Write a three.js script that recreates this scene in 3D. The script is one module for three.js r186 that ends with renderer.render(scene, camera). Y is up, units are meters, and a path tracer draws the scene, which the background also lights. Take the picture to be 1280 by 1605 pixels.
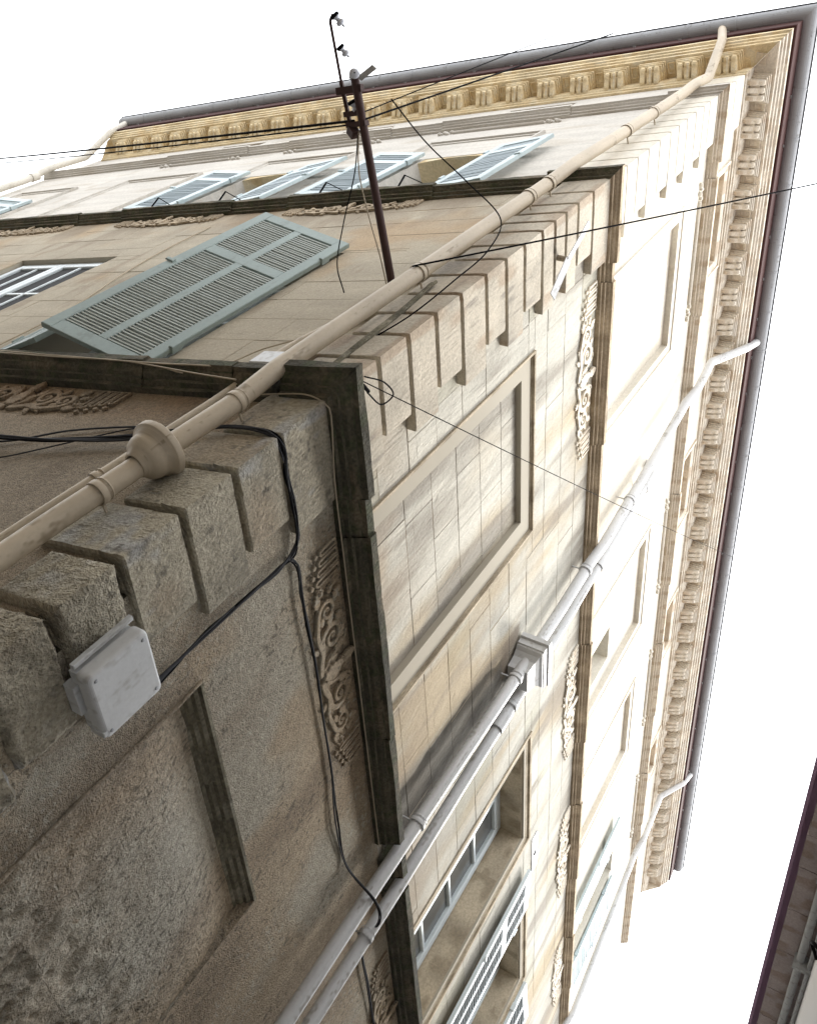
import * as THREE from 'three';
import { mergeGeometries, toCreasedNormals } from 'three/addons/utils/BufferGeometryUtils.js';

// ---------------------------------------------------------------- camera, sky, sun, exposure
const scene = new THREE.Scene();
const camera = new THREE.PerspectiveCamera(57.508, 816 / 1024, 0.05, 400);
camera.position.set(-2.18, 1.6, 2.3427);
camera.up.set(-0.85621, 0.45991, -0.23534);
camera.lookAt(-2.18 + 0.516123, 1.6 + 0.741491, 2.3427 - 0.428728);
camera.setViewOffset(816, 1024, -62.6, 123.0, 816, 1024);   // the photograph is a crop: its optical axis is off centre
scene.add(camera);

const SUN = new THREE.Vector3(2.0, 1.6, 1.0).normalize();
{
  const w = 256, h = 128, d = new Float32Array(w * h * 4);
  for (let j = 0; j < h; j++) for (let i = 0; i < w; i++) {
    const lat = ((j + 0.5) / h - 0.5) * Math.PI, lon = ((i + 0.5) / w - 0.5) * 2 * Math.PI;
    const dir = new THREE.Vector3(Math.cos(lat) * Math.cos(lon), Math.sin(lat), Math.cos(lat) * Math.sin(lon));
    const glow = Math.pow(Math.max(0, dir.dot(SUN)), 4);
    let L = 0.92 + 0.55 * glow;
    const k = (j * w + i) * 4;
    if (lat < 0) { d[k] = 0.22; d[k + 1] = 0.21; d[k + 2] = 0.2; } else { d[k] = L * 0.975; d[k + 1] = L * 1.0; d[k + 2] = L * 1.035; }
    d[k + 3] = 1;
  }
  const t = new THREE.DataTexture(d, w, h, THREE.RGBAFormat, THREE.FloatType);
  t.mapping = THREE.EquirectangularReflectionMapping; t.magFilter = t.minFilter = THREE.LinearFilter; t.needsUpdate = true;
  scene.background = t; scene.environment = t;
}
const sun = new THREE.DirectionalLight(new THREE.Color(1.0, 0.965, 0.9), 1.2);
sun.position.copy(SUN).multiplyScalar(60); sun.target.position.set(4, 6, 0);
sun.castShadow = true; sun.shadow.radius = 24; sun.shadow.mapSize.set(2048, 2048);
Object.assign(sun.shadow.camera, { left: -20, right: 20, top: 20, bottom: -20, near: 1, far: 140 });
scene.add(sun, sun.target);

const renderer = new THREE.WebGLRenderer({ antialias: true });
renderer.setSize(816, 1024);
renderer.toneMapping = THREE.LinearToneMapping;
renderer.toneMappingExposure = 3.4;
renderer.shadowMap.enabled = true;

// ---------------------------------------------------------------- small tools
let seed = 1234567;
const rnd = () => { seed = (seed * 1664525 + 1013904223) >>> 0; return seed / 4294967296; };
const rr = (a, b) => a + (b - a) * rnd();
const clamp = (x, a = 0, b = 1) => Math.min(b, Math.max(a, x));
const sstep = (a, b, x) => { const t = clamp((x - a) / (b - a)); return t * t * (3 - 2 * t); };
const NT = new Float32Array(65536); for (let i = 0; i < 65536; i++) NT[i] = rnd();
function noise(x, y) {
  const xi = Math.floor(x), yi = Math.floor(y); let fx = x - xi, fy = y - yi;
  fx = fx * fx * (3 - 2 * fx); fy = fy * fy * (3 - 2 * fy);
  const a = (yi & 255) << 8, b = ((yi + 1) & 255) << 8, x0 = xi & 255, x1 = (xi + 1) & 255;
  const p = NT[a + x0], q = NT[a + x1], r = NT[b + x0], s = NT[b + x1];
  return p + (q - p) * fx + (r - p + (p - q - r + s) * fx) * fy;
}
function fbm(x, y, n = 4) { let s = 0, a = 0.5, t = 0; for (let i = 0; i < n; i++) { s += a * noise(x, y); t += a; a *= 0.5; x = x * 2.03 + 17.3; y = y * 2.03 + 9.1; } return s / t; }
// tile-able noise: n cells across the tile
function tnoise(x, y, n, ox = 0) {
  const xi = Math.floor(x), yi = Math.floor(y); let fx = x - xi, fy = y - yi;
  fx = fx * fx * (3 - 2 * fx); fy = fy * fy * (3 - 2 * fy);
  const m = (v) => ((v % n) + n) % n, c = (i, j) => NT[(((m(j) * 7 + ox * 31) & 255) << 8) + ((m(i) + ox * 57 + m(j) * 13) & 255)];
  const p = c(xi, yi), q = c(xi + 1, yi), r = c(xi, yi + 1), s = c(xi + 1, yi + 1);
  return p + (q - p) * fx + (r - p + (p - q - r + s) * fx) * fy;
}
const enc = (v) => { v = clamp(v); return 255 * (v <= 0.0031308 ? 12.92 * v : 1.055 * Math.pow(v, 1 / 2.4) - 0.055); };
// colour map over u0..u1 x h0..h1 metres
function colourMap(w, h, u0, u1, h0, h1, fn) {
  const d = new Uint8Array(w * h * 4), o = [0, 0, 0];
  for (let j = 0; j < h; j++) for (let i = 0; i < w; i++) {
    fn(u0 + (u1 - u0) * (i + 0.5) / w, h0 + (h1 - h0) * (j + 0.5) / h, o);
    const k = (j * w + i) * 4; d[k] = enc(o[0]); d[k + 1] = enc(o[1]); d[k + 2] = enc(o[2]); d[k + 3] = 255;
  }
  const t = new THREE.DataTexture(d, w, h); t.colorSpace = THREE.SRGBColorSpace;
  t.wrapS = t.wrapT = THREE.RepeatWrapping; t.magFilter = THREE.LinearFilter; t.minFilter = THREE.LinearMipmapLinearFilter; t.generateMipmaps = true;
  t.repeat.set(1 / (u1 - u0), 1 / (h1 - h0)); t.offset.set(-u0 / (u1 - u0), -h0 / (h1 - h0)); t.needsUpdate = true; return t;
}
function bumpTile(n, metres, fn) {
  const d = new Uint8Array(n * n * 4);
  for (let j = 0; j < n; j++) for (let i = 0; i < n; i++) { const v = 255 * clamp(fn((i + 0.5) / n, (j + 0.5) / n)), k = (j * n + i) * 4; d[k] = d[k + 1] = d[k + 2] = v; d[k + 3] = 255; }
  const t = new THREE.DataTexture(d, n, n); t.wrapS = t.wrapT = THREE.RepeatWrapping; t.magFilter = THREE.LinearFilter; t.minFilter = THREE.LinearMipmapLinearFilter; t.generateMipmaps = true;
  t.repeat.set(1 / metres, 1 / metres); t.needsUpdate = true; return t;
}

// ---------------------------------------------------------------- facades: R runs along +x, L runs away along (0.2137, 0, -0.9769); they meet in the corner line at the origin
const Y = new THREE.Vector3(0, 1, 0);
const R = { U: new THREE.Vector3(1, 0, 0), N: new THREE.Vector3(0, 0, 1) };
const L = { U: new THREE.Vector3(0.213657, 0, -0.976909), N: new THREE.Vector3(-0.976909, 0, -0.213657) };
const MITRE = 1.2424;
for (const F of [R, L]) F.M = new THREE.Matrix4().makeBasis(F.U, Y, F.N);
const at = (F, u, h, o) => new THREE.Vector3(u, h, o).applyMatrix4(F.M);
const W0 = -0.035;                        // face of the plain wall; the quoins stand at 0

function prep(g) {                         // positions + normals + uv in metres, no index
  let q = g.index ? g.toNonIndexed() : g.clone();
  if (!q.attributes.normal) q.computeVertexNormals();
  for (const k of Object.keys(q.attributes)) if (k !== 'position' && k !== 'normal') q.deleteAttribute(k);
  const p = q.attributes.position, uv = new Float32Array(p.count * 2), a = new THREE.Vector3(), b = new THREE.Vector3(), c = new THREE.Vector3();
  for (let i = 0; i < p.count; i += 3) {
    a.fromBufferAttribute(p, i); b.fromBufferAttribute(p, i + 1).sub(a); c.fromBufferAttribute(p, i + 2).sub(a); b.cross(c);
    const nx = Math.abs(b.x), ny = Math.abs(b.y), nz = Math.abs(b.z);
    for (let k = i; k < i + 3; k++) {
      const x = p.getX(k), y = p.getY(k), z = p.getZ(k);
      if (nz >= nx && nz >= ny) { uv[2 * k] = x; uv[2 * k + 1] = y; } else if (nx >= ny) { uv[2 * k] = z + x * 0.9; uv[2 * k + 1] = y; } else { uv[2 * k] = x; uv[2 * k + 1] = z + y * 0.9; }
    }
  }
  q.setAttribute('uv', new THREE.BufferAttribute(uv, 2)); q.morphAttributes = {}; return q;
}
function xf(g, m) {                        // transform; a mirroring turns the faces round
  const q = g.clone().applyMatrix4(m);
  if (m.determinant() < 0) for (const k of Object.keys(q.attributes)) {
    const A = q.attributes[k], n = A.itemSize, arr = A.array;
    for (let i = 0; i + 2 < A.count; i += 3) for (let c = 0; c < n; c++) { const t = arr[(i + 1) * n + c]; arr[(i + 1) * n + c] = arr[(i + 2) * n + c]; arr[(i + 2) * n + c] = t; }
  }
  return q;
}
const arr = (x) => Array.isArray(x) ? x : [x];
const join = (gs) => { gs = arr(gs).map(prep); return gs.length > 1 ? mergeGeometries(gs) : gs[0]; };
const names = {};
function numbered(n) { names[n] = (names[n] ?? -1) + 1; return names[n] ? n + '_' + String(names[n]).padStart(3, '0') : n; }
function mesh(name, geo, mat, parent) {
  const m = new THREE.Mesh(geo, mat); m.name = name; m.castShadow = m.receiveShadow = true; parent.add(m); return m;
}
// a part given in facade coordinates (u, h, o)
function part(name, F, gs, mat, parent, label) {
  const g = xf(join(gs), F.M); const root = parent.userData.base ?? parent.parent?.userData.base ?? parent.parent?.parent?.userData.base;
  if (root) g.translate(-root.x, -root.y, -root.z);
  const m = mesh(name, g, mat, parent); if (label) m.userData.label = label; return m;
}
const WORLD = { M: new THREE.Matrix4() };
function thing(name, label, category, base = new THREE.Vector3(), group) {
  const o = new THREE.Group(); o.name = numbered(name); o.position.copy(base); scene.add(o);
  o.userData = { label, category, base: base.clone() }; if (group) o.userData.group = group; return o;
}

// geometry in facade coordinates
function quad(v, a, b, c, d) { v.push(...a, ...b, ...c, ...a, ...c, ...d); }
const fromVerts = (v) => { const g = new THREE.BufferGeometry(); g.setAttribute('position', new THREE.BufferAttribute(new Float32Array(v), 3)); g.computeVertexNormals(); return g; };
function box(x0, x1, y0, y1, z0, z1, c = 0) {         // chamfered round its front
  const v = [], B = (i, z) => [[x0 + i, y0 + i, z], [x1 - i, y0 + i, z], [x1 - i, y1 - i, z], [x0 + i, y1 - i, z]];
  const b = B(0, z0), m = B(0, z1 - c), f = B(c, z1);
  for (let i = 0; i < 4; i++) { const j = (i + 1) % 4; quad(v, b[i], b[j], m[j], m[i]); if (c) quad(v, m[i], m[j], f[j], f[i]); }
  quad(v, f[0], f[1], f[2], f[3]); quad(v, b[1], b[0], b[3], b[2]); return fromVerts(v);
}
function rings(u0, u1, h0, h1, prof, field) {          // rectangular moulding: prof = [[inset, o], ...]; field closes it
  const v = [], Q = ([i, o]) => [[u0 + i, h0 + i, o], [u1 - i, h0 + i, o], [u1 - i, h1 - i, o], [u0 + i, h1 - i, o]];
  for (let k = 0; k + 1 < prof.length; k++) { const a = Q(prof[k]), b = Q(prof[k + 1]); for (let i = 0; i < 4; i++) { const j = (i + 1) % 4; quad(v, a[i], a[j], b[j], b[i]); } }
  if (field) { const a = Q(prof[prof.length - 1]); quad(v, a[0], a[1], a[2], a[3]); }
  return fromVerts(v);
}
function slab(u0, u1, h0, h1, o0, o1, holes = []) {    // wall piece with real openings
  const s = new THREE.Shape([[u0, h0], [u1, h0], [u1, h1], [u0, h1]].map((p) => new THREE.Vector2(...p)));
  for (const [a, b, c, d] of holes) s.holes.push(new THREE.Path([[a, c], [a, d], [b, d], [b, c]].map((p) => new THREE.Vector2(...p))));
  const g = new THREE.ExtrudeGeometry(s, { depth: o1 - o0, bevelEnabled: false }); g.translate(0, 0, o0); return g;
}
function moulding(prof, u0, u1, { mitre = false, amp = 0, step = 0.12, add = 0, sd = 0 } = {}) {   // prof = [[o, h], ...] swept along u
  const n = Math.max(1, Math.round((u1 - u0) / step)), v = [];
  const P = (k, i) => {
    const t = i / n, q = prof[k], o = q[0] + (q[0] > W0 + 0.01 ? add : 0); let u = u0 + (u1 - u0) * t;
    if (mitre) u = (u0 - MITRE * o) * (1 - t) + u1 * t;
    const a = q[0] > W0 + 0.01 ? amp * (fbm(u * 4 + sd * 31 + k * 0.6, sd * 3 + k * 0.3, 4) - 0.5) * 2 : 0;
    return [u, q[1] + a * 0.8, o + a];
  };
  for (let i = 0; i < n; i++) for (let k = 0; k + 1 < prof.length; k++) quad(v, P(k, i), P(k, i + 1), P(k + 1, i + 1), P(k + 1, i));
  for (const i of [0, n]) for (let k = 1; k + 1 < prof.length; k++) v.push(...P(0, i), ...P(k, i), ...P(k + 1, i));
  return fromVerts(v);
}
function patch(u0, u1, h0, h1, o, step, fn) {          // uneven wall skin
  const nx = Math.ceil((u1 - u0) / step), ny = Math.ceil((h1 - h0) / step), pos = [], idx = [];
  for (let j = 0; j <= ny; j++) for (let i = 0; i <= nx; i++) { const u = u0 + (u1 - u0) * i / nx, h = h0 + (h1 - h0) * j / ny; pos.push(u, h, o + fn(u, h)); }
  for (let j = 0; j < ny; j++) for (let i = 0; i < nx; i++) { const a = j * (nx + 1) + i; idx.push(a, a + 1, a + nx + 2, a, a + nx + 2, a + nx + 1); }
  const g = new THREE.BufferGeometry(); g.setAttribute('position', new THREE.BufferAttribute(new Float32Array(pos), 3)); g.setIndex(idx); g.computeVertexNormals(); return g;
}
function blob(x, y, z, a, b, c, rot = 0) {              // flattened leaf or bead
  const g = new THREE.SphereGeometry(1, 10, 7); g.scale(a, b, c); if (rot) g.rotateZ(rot); g.translate(x, y, z); return g;
}
function fillet(pts, rad) {                              // rounds the bends of a polyline
  const out = [pts[0].clone()];
  for (let i = 1; i + 1 < pts.length; i++) {
    const a = pts[i - 1], b = pts[i], c = pts[i + 1], r = Math.min(rad, a.distanceTo(b) * 0.45, b.distanceTo(c) * 0.45);
    const p = b.clone().add(a.clone().sub(b).setLength(r)), q = b.clone().add(c.clone().sub(b).setLength(r));
    for (let k = 0; k <= 5; k++) { const t = k / 5; out.push(p.clone().multiplyScalar((1 - t) * (1 - t)).addScaledVector(b, 2 * t * (1 - t)).addScaledVector(q, t * t)); }
  }
  out.push(pts[pts.length - 1].clone()); return out;
}
class Poly extends THREE.Curve {
  constructor(p) { super(); this.p = p; this.l = [0]; for (let i = 1; i < p.length; i++) this.l.push(this.l[i - 1] + p[i].distanceTo(p[i - 1])); }
  getPoint(t, o = new THREE.Vector3()) { const d = t * this.l[this.l.length - 1]; let i = 1; while (i < this.l.length - 1 && this.l[i] < d) i++; const s = this.l[i] - this.l[i - 1] || 1; return o.lerpVectors(this.p[i - 1], this.p[i], clamp((d - this.l[i - 1]) / s)); }
}
function pipeGeo(pts, r, rad = 0.08, sides = 16) {      // straight runs with rounded bends: rings only where needed
  const P = fillet(pts, rad), n = P.length, T = [];
  for (let i = 0; i < n; i++) T.push(P[Math.min(n - 1, i + 1)].clone().sub(P[Math.max(0, i - 1)]).normalize());
  let N = new THREE.Vector3(1, 0.3, 0.2).cross(T[0]).normalize(); const pos = [], nor = [], idx = [];
  for (let i = 0; i < n; i++) {
    N = N.clone().addScaledVector(T[i], -N.dot(T[i])).normalize(); const B = T[i].clone().cross(N);
    for (let k = 0; k <= sides; k++) { const a = 2 * Math.PI * k / sides, d = N.clone().multiplyScalar(Math.cos(a)).addScaledVector(B, Math.sin(a)); pos.push(P[i].x + d.x * r, P[i].y + d.y * r, P[i].z + d.z * r); nor.push(d.x, d.y, d.z); }
  }
  for (let i = 0; i + 1 < n; i++) for (let k = 0; k < sides; k++) { const a = i * (sides + 1) + k, b = a + sides + 1; idx.push(a, a + 1, b + 1, a, b + 1, b); }
  for (const [i, s] of [[0, 1], [n - 1, -1]]) { const c = pos.length / 3; pos.push(P[i].x, P[i].y, P[i].z); nor.push(T[i].x * -s, T[i].y * -s, T[i].z * -s); for (let k = 0; k < sides; k++) { const a = i * (sides + 1) + k; s > 0 ? idx.push(c, a + 1, a) : idx.push(c, a, a + 1); } }
  const g = new THREE.BufferGeometry(); g.setAttribute('position', new THREE.BufferAttribute(new Float32Array(pos), 3)); g.setAttribute('normal', new THREE.BufferAttribute(new Float32Array(nor), 3)); g.setIndex(idx); return g;
}
function cableGeo(pts, r, n = 60, sides = 6) { return new THREE.TubeGeometry(new THREE.CatmullRomCurve3(pts, false, 'centripetal'), n, r, sides); }
function lathe(prof, p, axis = Y, sides = 28) {          // prof = [[r, y], ...] round an axis through p
  const g = new THREE.LatheGeometry(prof.map((q) => new THREE.Vector2(...q)), sides);
  g.applyQuaternion(new THREE.Quaternion().setFromUnitVectors(Y, axis.clone().normalize())); g.translate(p.x, p.y, p.z); return g;
}
const bar = (a, b, w, t) => {                            // flat or square bar between two points
  const d = b.clone().sub(a), g = new THREE.BoxGeometry(w, d.length(), t);
  g.applyQuaternion(new THREE.Quaternion().setFromUnitVectors(Y, d.clone().normalize())); g.translate((a.x + b.x) / 2, (a.y + b.y) / 2, (a.z + b.z) / 2); return g;
};

// ---------------------------------------------------------------- materials
const std = (r, g, b, rough = 0.9, o = {}) => new THREE.MeshStandardMaterial({ color: new THREE.Color().setRGB(r, g, b), roughness: rough, metalness: 0, ...o });
const tex = (map, bump, bs, rough = 0.95) => new THREE.MeshStandardMaterial({ map, bumpMap: bump, bumpScale: bs, roughness: rough });
const bRender = bumpTile(1024, 0.8, (x, y) => {
  const a = tnoise(x * 256, y * 256, 256, 1), b = tnoise(x * 128, y * 128, 128, 2), c = tnoise(x * 24, y * 24, 24, 3), p = tnoise(x * 40, y * 26, 2 ** 8, 4);
  return 0.42 * a + 0.3 * b + 0.28 * c - (p > 0.8 ? (p - 0.8) * 1.5 : 0);
});
const bStone = bumpTile(1024, 1.7, (x, y) => {
  const a = tnoise(x * 256, y * 256, 256, 5), b = tnoise(x * 96, y * 36, 96, 6), c = tnoise(x * 16, y * 12, 16, 7), s = tnoise(x * 128, y * 20, 128, 8);
  return 0.2 * a + 0.3 * b + 0.35 * c + 0.25 * s - (s > 0.8 ? (s - 0.8) * 2.2 : 0);
});
const bErode = bumpTile(1024, 1.2, (x, y) => {
  const a = tnoise(x * 256, y * 256, 256, 9), b = tnoise(x * 64, y * 64, 64, 10), c = tnoise(x * 22, y * 22, 22, 11), d = tnoise(x * 110, y * 48, 110, 12);
  return clamp(0.22 * a + 0.3 * b + 0.3 * c + 0.3 * d - 0.15 - (b > 0.72 ? (b - 0.72) * 1.6 : 0));
});
const mixc = (o, r, g, b, k) => { o[0] += (r - o[0]) * k; o[1] += (g - o[1]) * k; o[2] += (b - o[2]) * k; };
const mul = (o, k) => { o[0] *= k; o[1] *= k; o[2] *= k; };

// cleaned limestone of the middle storey, right facade
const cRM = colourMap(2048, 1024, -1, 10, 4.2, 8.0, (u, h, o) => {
  o[0] = 0.47; o[1] = 0.445; o[2] = 0.38;
  mul(o, 0.72 + 0.56 * fbm(u * 1.1 + 3, h * 0.9, 4));
  const st = fbm(u * 9 + 5, h * 0.9 + 2, 4); mul(o, 0.8 + 0.4 * st);
  mixc(o, 0.4, 0.31, 0.19, 0.8 * sstep(0.5, 0.7, fbm(u * 1.6 + 40, h * 0.55 + 7, 4)));
  mixc(o, 0.2, 0.17, 0.135, 0.65 * sstep(0.54, 0.74, fbm(u * 5 + 80, h * 0.7 + 50, 4)));
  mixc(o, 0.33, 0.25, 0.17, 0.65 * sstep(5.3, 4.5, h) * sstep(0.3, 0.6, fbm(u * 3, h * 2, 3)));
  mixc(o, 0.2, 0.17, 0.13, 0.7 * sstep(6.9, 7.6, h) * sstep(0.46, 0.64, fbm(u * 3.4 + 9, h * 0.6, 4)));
  // dark uneven-edged streak beside the twin pipes, from under the hopper head down
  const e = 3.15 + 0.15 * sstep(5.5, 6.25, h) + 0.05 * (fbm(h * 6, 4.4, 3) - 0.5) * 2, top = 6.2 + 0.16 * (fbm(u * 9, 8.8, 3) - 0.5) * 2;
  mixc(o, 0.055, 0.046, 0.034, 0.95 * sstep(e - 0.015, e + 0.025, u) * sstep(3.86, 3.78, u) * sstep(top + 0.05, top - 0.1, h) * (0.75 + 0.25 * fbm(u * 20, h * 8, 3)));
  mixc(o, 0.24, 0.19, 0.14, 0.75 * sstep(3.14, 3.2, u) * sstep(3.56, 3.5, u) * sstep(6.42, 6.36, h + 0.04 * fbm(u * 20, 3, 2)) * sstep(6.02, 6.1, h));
  mul(o, 0.88 + 0.24 * noise(u * 130, h * 130) * (0.6 + 0.4 * noise(u * 40, h * 40)) );
});
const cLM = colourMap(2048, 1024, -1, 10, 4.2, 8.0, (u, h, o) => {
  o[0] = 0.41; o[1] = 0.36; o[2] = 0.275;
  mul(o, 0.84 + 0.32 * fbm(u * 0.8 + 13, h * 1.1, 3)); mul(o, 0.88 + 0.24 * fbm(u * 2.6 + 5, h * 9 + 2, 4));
  mixc(o, 0.4, 0.28, 0.16, 0.7 * sstep(0.52, 0.78, fbm(u * 1.3 + 70, h * 1.6 + 7, 4)));
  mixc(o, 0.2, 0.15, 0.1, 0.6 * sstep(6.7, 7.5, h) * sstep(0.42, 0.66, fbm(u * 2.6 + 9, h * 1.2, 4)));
  mixc(o, 0.26, 0.2, 0.14, 0.5 * sstep(0.62, 0.8, fbm(u * 6 + 80, h * 2 + 50, 4)));
  mul(o, 0.88 + 0.24 * noise(u * 120, h * 120));
});
const cRL = colourMap(2048, 1280, -0.5, 5.5, 1.3, 4.6, (u, h, o) => {
  o[0] = 0.34; o[1] = 0.272; o[2] = 0.188;
  mul(o, 0.8 + 0.4 * fbm(u * 1.1 + 23, h * 1.1, 4));
  mixc(o, 0.35, 0.33, 0.27, 0.7 * sstep(0.45, 0.7, fbm(u * 1.7 + 33, h * 1.4, 4)));
  mixc(o, 0.36, 0.34, 0.285, 0.6 * sstep(0.9, 1.3, u) * sstep(2.5, 2.0, u) * sstep(3.3, 3.1, h) * sstep(1.9, 2.6, h));
  mixc(o, 0.2, 0.15, 0.1, 0.65 * sstep(0.5, 0.75, fbm(u * 2.2 + 3, h * 1.0 + 90, 4)));
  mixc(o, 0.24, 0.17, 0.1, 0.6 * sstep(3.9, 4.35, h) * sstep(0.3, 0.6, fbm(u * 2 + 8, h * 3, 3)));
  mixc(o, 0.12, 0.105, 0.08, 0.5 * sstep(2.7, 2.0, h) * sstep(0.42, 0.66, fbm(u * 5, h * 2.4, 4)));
  mul(o, 0.6 + 0.5 * noise(u * 165, h * 165) + 0.3 * noise(u * 70, h * 70)); mixc(o, 0.07, 0.06, 0.045, 0.6 * sstep(0.72, 0.84, noise(u * 75 + 9, h * 48)) * sstep(0.3, 0.6, fbm(u * 2.5, h * 2.5 + 4, 3))); mixc(o, 0.42, 0.4, 0.33, 0.5 * sstep(0.7, 0.85, noise(u * 60 + 50, h * 60)) * sstep(0.45, 0.65, fbm(u * 2 + 31, h * 2, 3)));
});
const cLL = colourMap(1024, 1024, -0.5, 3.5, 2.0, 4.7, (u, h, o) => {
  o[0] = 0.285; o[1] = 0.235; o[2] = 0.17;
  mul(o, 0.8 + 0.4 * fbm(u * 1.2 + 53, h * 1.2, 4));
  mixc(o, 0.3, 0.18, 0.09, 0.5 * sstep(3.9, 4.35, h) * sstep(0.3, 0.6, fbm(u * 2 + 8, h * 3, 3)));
  mixc(o, 0.16, 0.125, 0.09, 0.4 * sstep(0.55, 0.75, fbm(u * 4 + 3, h * 3 + 90, 4)));
  mul(o, 0.58 + 0.54 * noise(u * 165, h * 165) + 0.3 * noise(u * 70, h * 70));
});
const tileMap = (n, m, r, g, b, f) => colourMap(n, n, 0, m, 0, m, (u, h, o) => { o[0] = r; o[1] = g; o[2] = b; f(u / m, h / m, u, h, o); });
const cUp = tileMap(1024, 4, 0.66, 0.62, 0.535, (x, y, u, h, o) => { mul(o, 0.9 + 0.2 * tnoise(x * 8, y * 5, 8, 1)); mul(o, 0.93 + 0.14 * tnoise(x * 64, y * 7, 64, 2)); mixc(o, 0.5, 0.42, 0.3, 0.35 * sstep(0.6, 0.9, tnoise(x * 24, y * 6, 24, 3))); mul(o, 0.92 + 0.16 * tnoise(x * 250, y * 250, 250, 4)); });
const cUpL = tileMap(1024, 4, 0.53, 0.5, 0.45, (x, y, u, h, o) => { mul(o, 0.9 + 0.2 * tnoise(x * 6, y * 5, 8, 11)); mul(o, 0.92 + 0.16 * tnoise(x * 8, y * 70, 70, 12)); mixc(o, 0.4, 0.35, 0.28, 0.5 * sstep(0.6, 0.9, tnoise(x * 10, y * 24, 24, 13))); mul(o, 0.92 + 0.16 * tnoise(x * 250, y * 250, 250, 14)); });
const cQLow = tileMap(1024, 2.2, 0.3, 0.27, 0.205, (x, y, u, h, o) => {
  mul(o, 0.75 + 0.5 * tnoise(x * 9, y * 9, 9, 1)); mixc(o, 0.36, 0.365, 0.36, 0.75 * sstep(0.55, 0.85, 0.6 * tnoise(x * 12, y * 8, 12, 6) + 0.4 * tnoise(x * 50, y * 30, 50, 7)));
  mixc(o, 0.28, 0.2, 0.125, 0.4 * sstep(0.55, 0.85, tnoise(x * 7, y * 8, 8, 8))); mixc(o, 0.08, 0.07, 0.055, 0.65 * sstep(0.66, 0.9, 0.5 * tnoise(x * 22, y * 22, 22, 9) + 0.5 * tnoise(x * 110, y * 110, 110, 10)));
  mul(o, 0.75 + 0.5 * tnoise(x * 250, y * 250, 250, 4));
});
const cQMid = tileMap(1024, 2.2, 0.45, 0.4, 0.32, (x, y, u, h, o) => {
  mul(o, 0.85 + 0.3 * tnoise(x * 9, y * 9, 9, 21)); mixc(o, 0.34, 0.25, 0.17, 0.6 * sstep(0.6, 0.9, tnoise(x * 24, y * 8, 24, 22)));
  mixc(o, 0.16, 0.14, 0.12, 0.6 * sstep(0.66, 0.9, 0.6 * tnoise(x * 60, y * 9, 60, 23) + 0.4 * tnoise(x * 12, y * 12, 12, 24))); mul(o, 0.86 + 0.28 * tnoise(x * 250, y * 250, 250, 25));
});
const cMoss = tileMap(512, 1.5, 0.075, 0.068, 0.045, (x, y, u, h, o) => { mul(o, 0.55 + 0.9 * tnoise(x * 10, y * 10, 10, 31)); mixc(o, 0.16, 0.125, 0.08, 0.7 * sstep(0.55, 0.85, tnoise(x * 7, y * 16, 16, 32))); mixc(o, 0.05, 0.06, 0.025, 0.6 * sstep(0.5, 0.8, tnoise(x * 24, y * 24, 24, 33))); mul(o, 0.7 + 0.6 * tnoise(x * 120, y * 120, 120, 34)); });
const cMossLight = tileMap(512, 1.5, 0.14, 0.125, 0.085, (x, y, u, h, o) => { mul(o, 0.55 + 0.9 * tnoise(x * 10, y * 10, 10, 35)); mixc(o, 0.28, 0.26, 0.2, 0.6 * sstep(0.55, 0.85, tnoise(x * 14, y * 24, 24, 36))); mul(o, 0.7 + 0.6 * tnoise(x * 120, y * 120, 120, 37)); });
const cBrown = tileMap(512, 1.5, 0.3, 0.25, 0.185, (x, y, u, h, o) => { mul(o, 0.7 + 0.6 * tnoise(x * 8, y * 8, 8, 41)); mixc(o, 0.16, 0.125, 0.08, 0.6 * sstep(0.5, 0.85, tnoise(x * 18, y * 10, 18, 42))); mul(o, 0.8 + 0.4 * tnoise(x * 120, y * 120, 120, 44)); });
const cOchre = tileMap(512, 1.5, 0.7, 0.58, 0.37, (x, y, u, h, o) => { mul(o, 0.8 + 0.4 * tnoise(x * 8, y * 8, 8, 51)); mixc(o, 0.5, 0.34, 0.15, 0.5 * sstep(0.55, 0.85, tnoise(x * 14, y * 10, 14, 52))); mixc(o, 0.7, 0.64, 0.5, 0.6 * sstep(0.6, 0.85, tnoise(x * 10, y * 16, 16, 53))); mul(o, 0.88 + 0.24 * tnoise(x * 120, y * 120, 120, 54)); });
const cPale = tileMap(512, 1.5, 0.7, 0.64, 0.54, (x, y, u, h, o) => { mul(o, 0.82 + 0.36 * tnoise(x * 8, y * 8, 8, 61)); mixc(o, 0.42, 0.3, 0.18, 0.5 * sstep(0.55, 0.85, tnoise(x * 18, y * 12, 18, 62))); mul(o, 0.88 + 0.24 * tnoise(x * 120, y * 120, 120, 64)); });
const cTan = tileMap(512, 1.5, 0.43, 0.35, 0.25, (x, y, u, h, o) => { mul(o, 0.75 + 0.5 * tnoise(x * 8, y * 8, 8, 46)); mixc(o, 0.24, 0.185, 0.12, 0.55 * sstep(0.5, 0.85, tnoise(x * 18, y * 10, 18, 47))); mul(o, 0.85 + 0.3 * tnoise(x * 120, y * 120, 120, 48)); });
const cPipe = (r, g, b, s, d) => tileMap(512, 1.4, r, g, b, (x, y, u, h, o) => { mul(o, 0.92 + 0.16 * tnoise(x * 8, y * 6, 8, s)); mixc(o, r * 0.5, g * 0.46, b * 0.4, d * sstep(0.62, 0.9, 0.6 * tnoise(x * 40, y * 8, 40, s + 1) + 0.4 * tnoise(x * 100, y * 60, 100, s + 2))); mul(o, 0.96 + 0.08 * tnoise(x * 120, y * 120, 120, s + 3)); });
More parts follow.
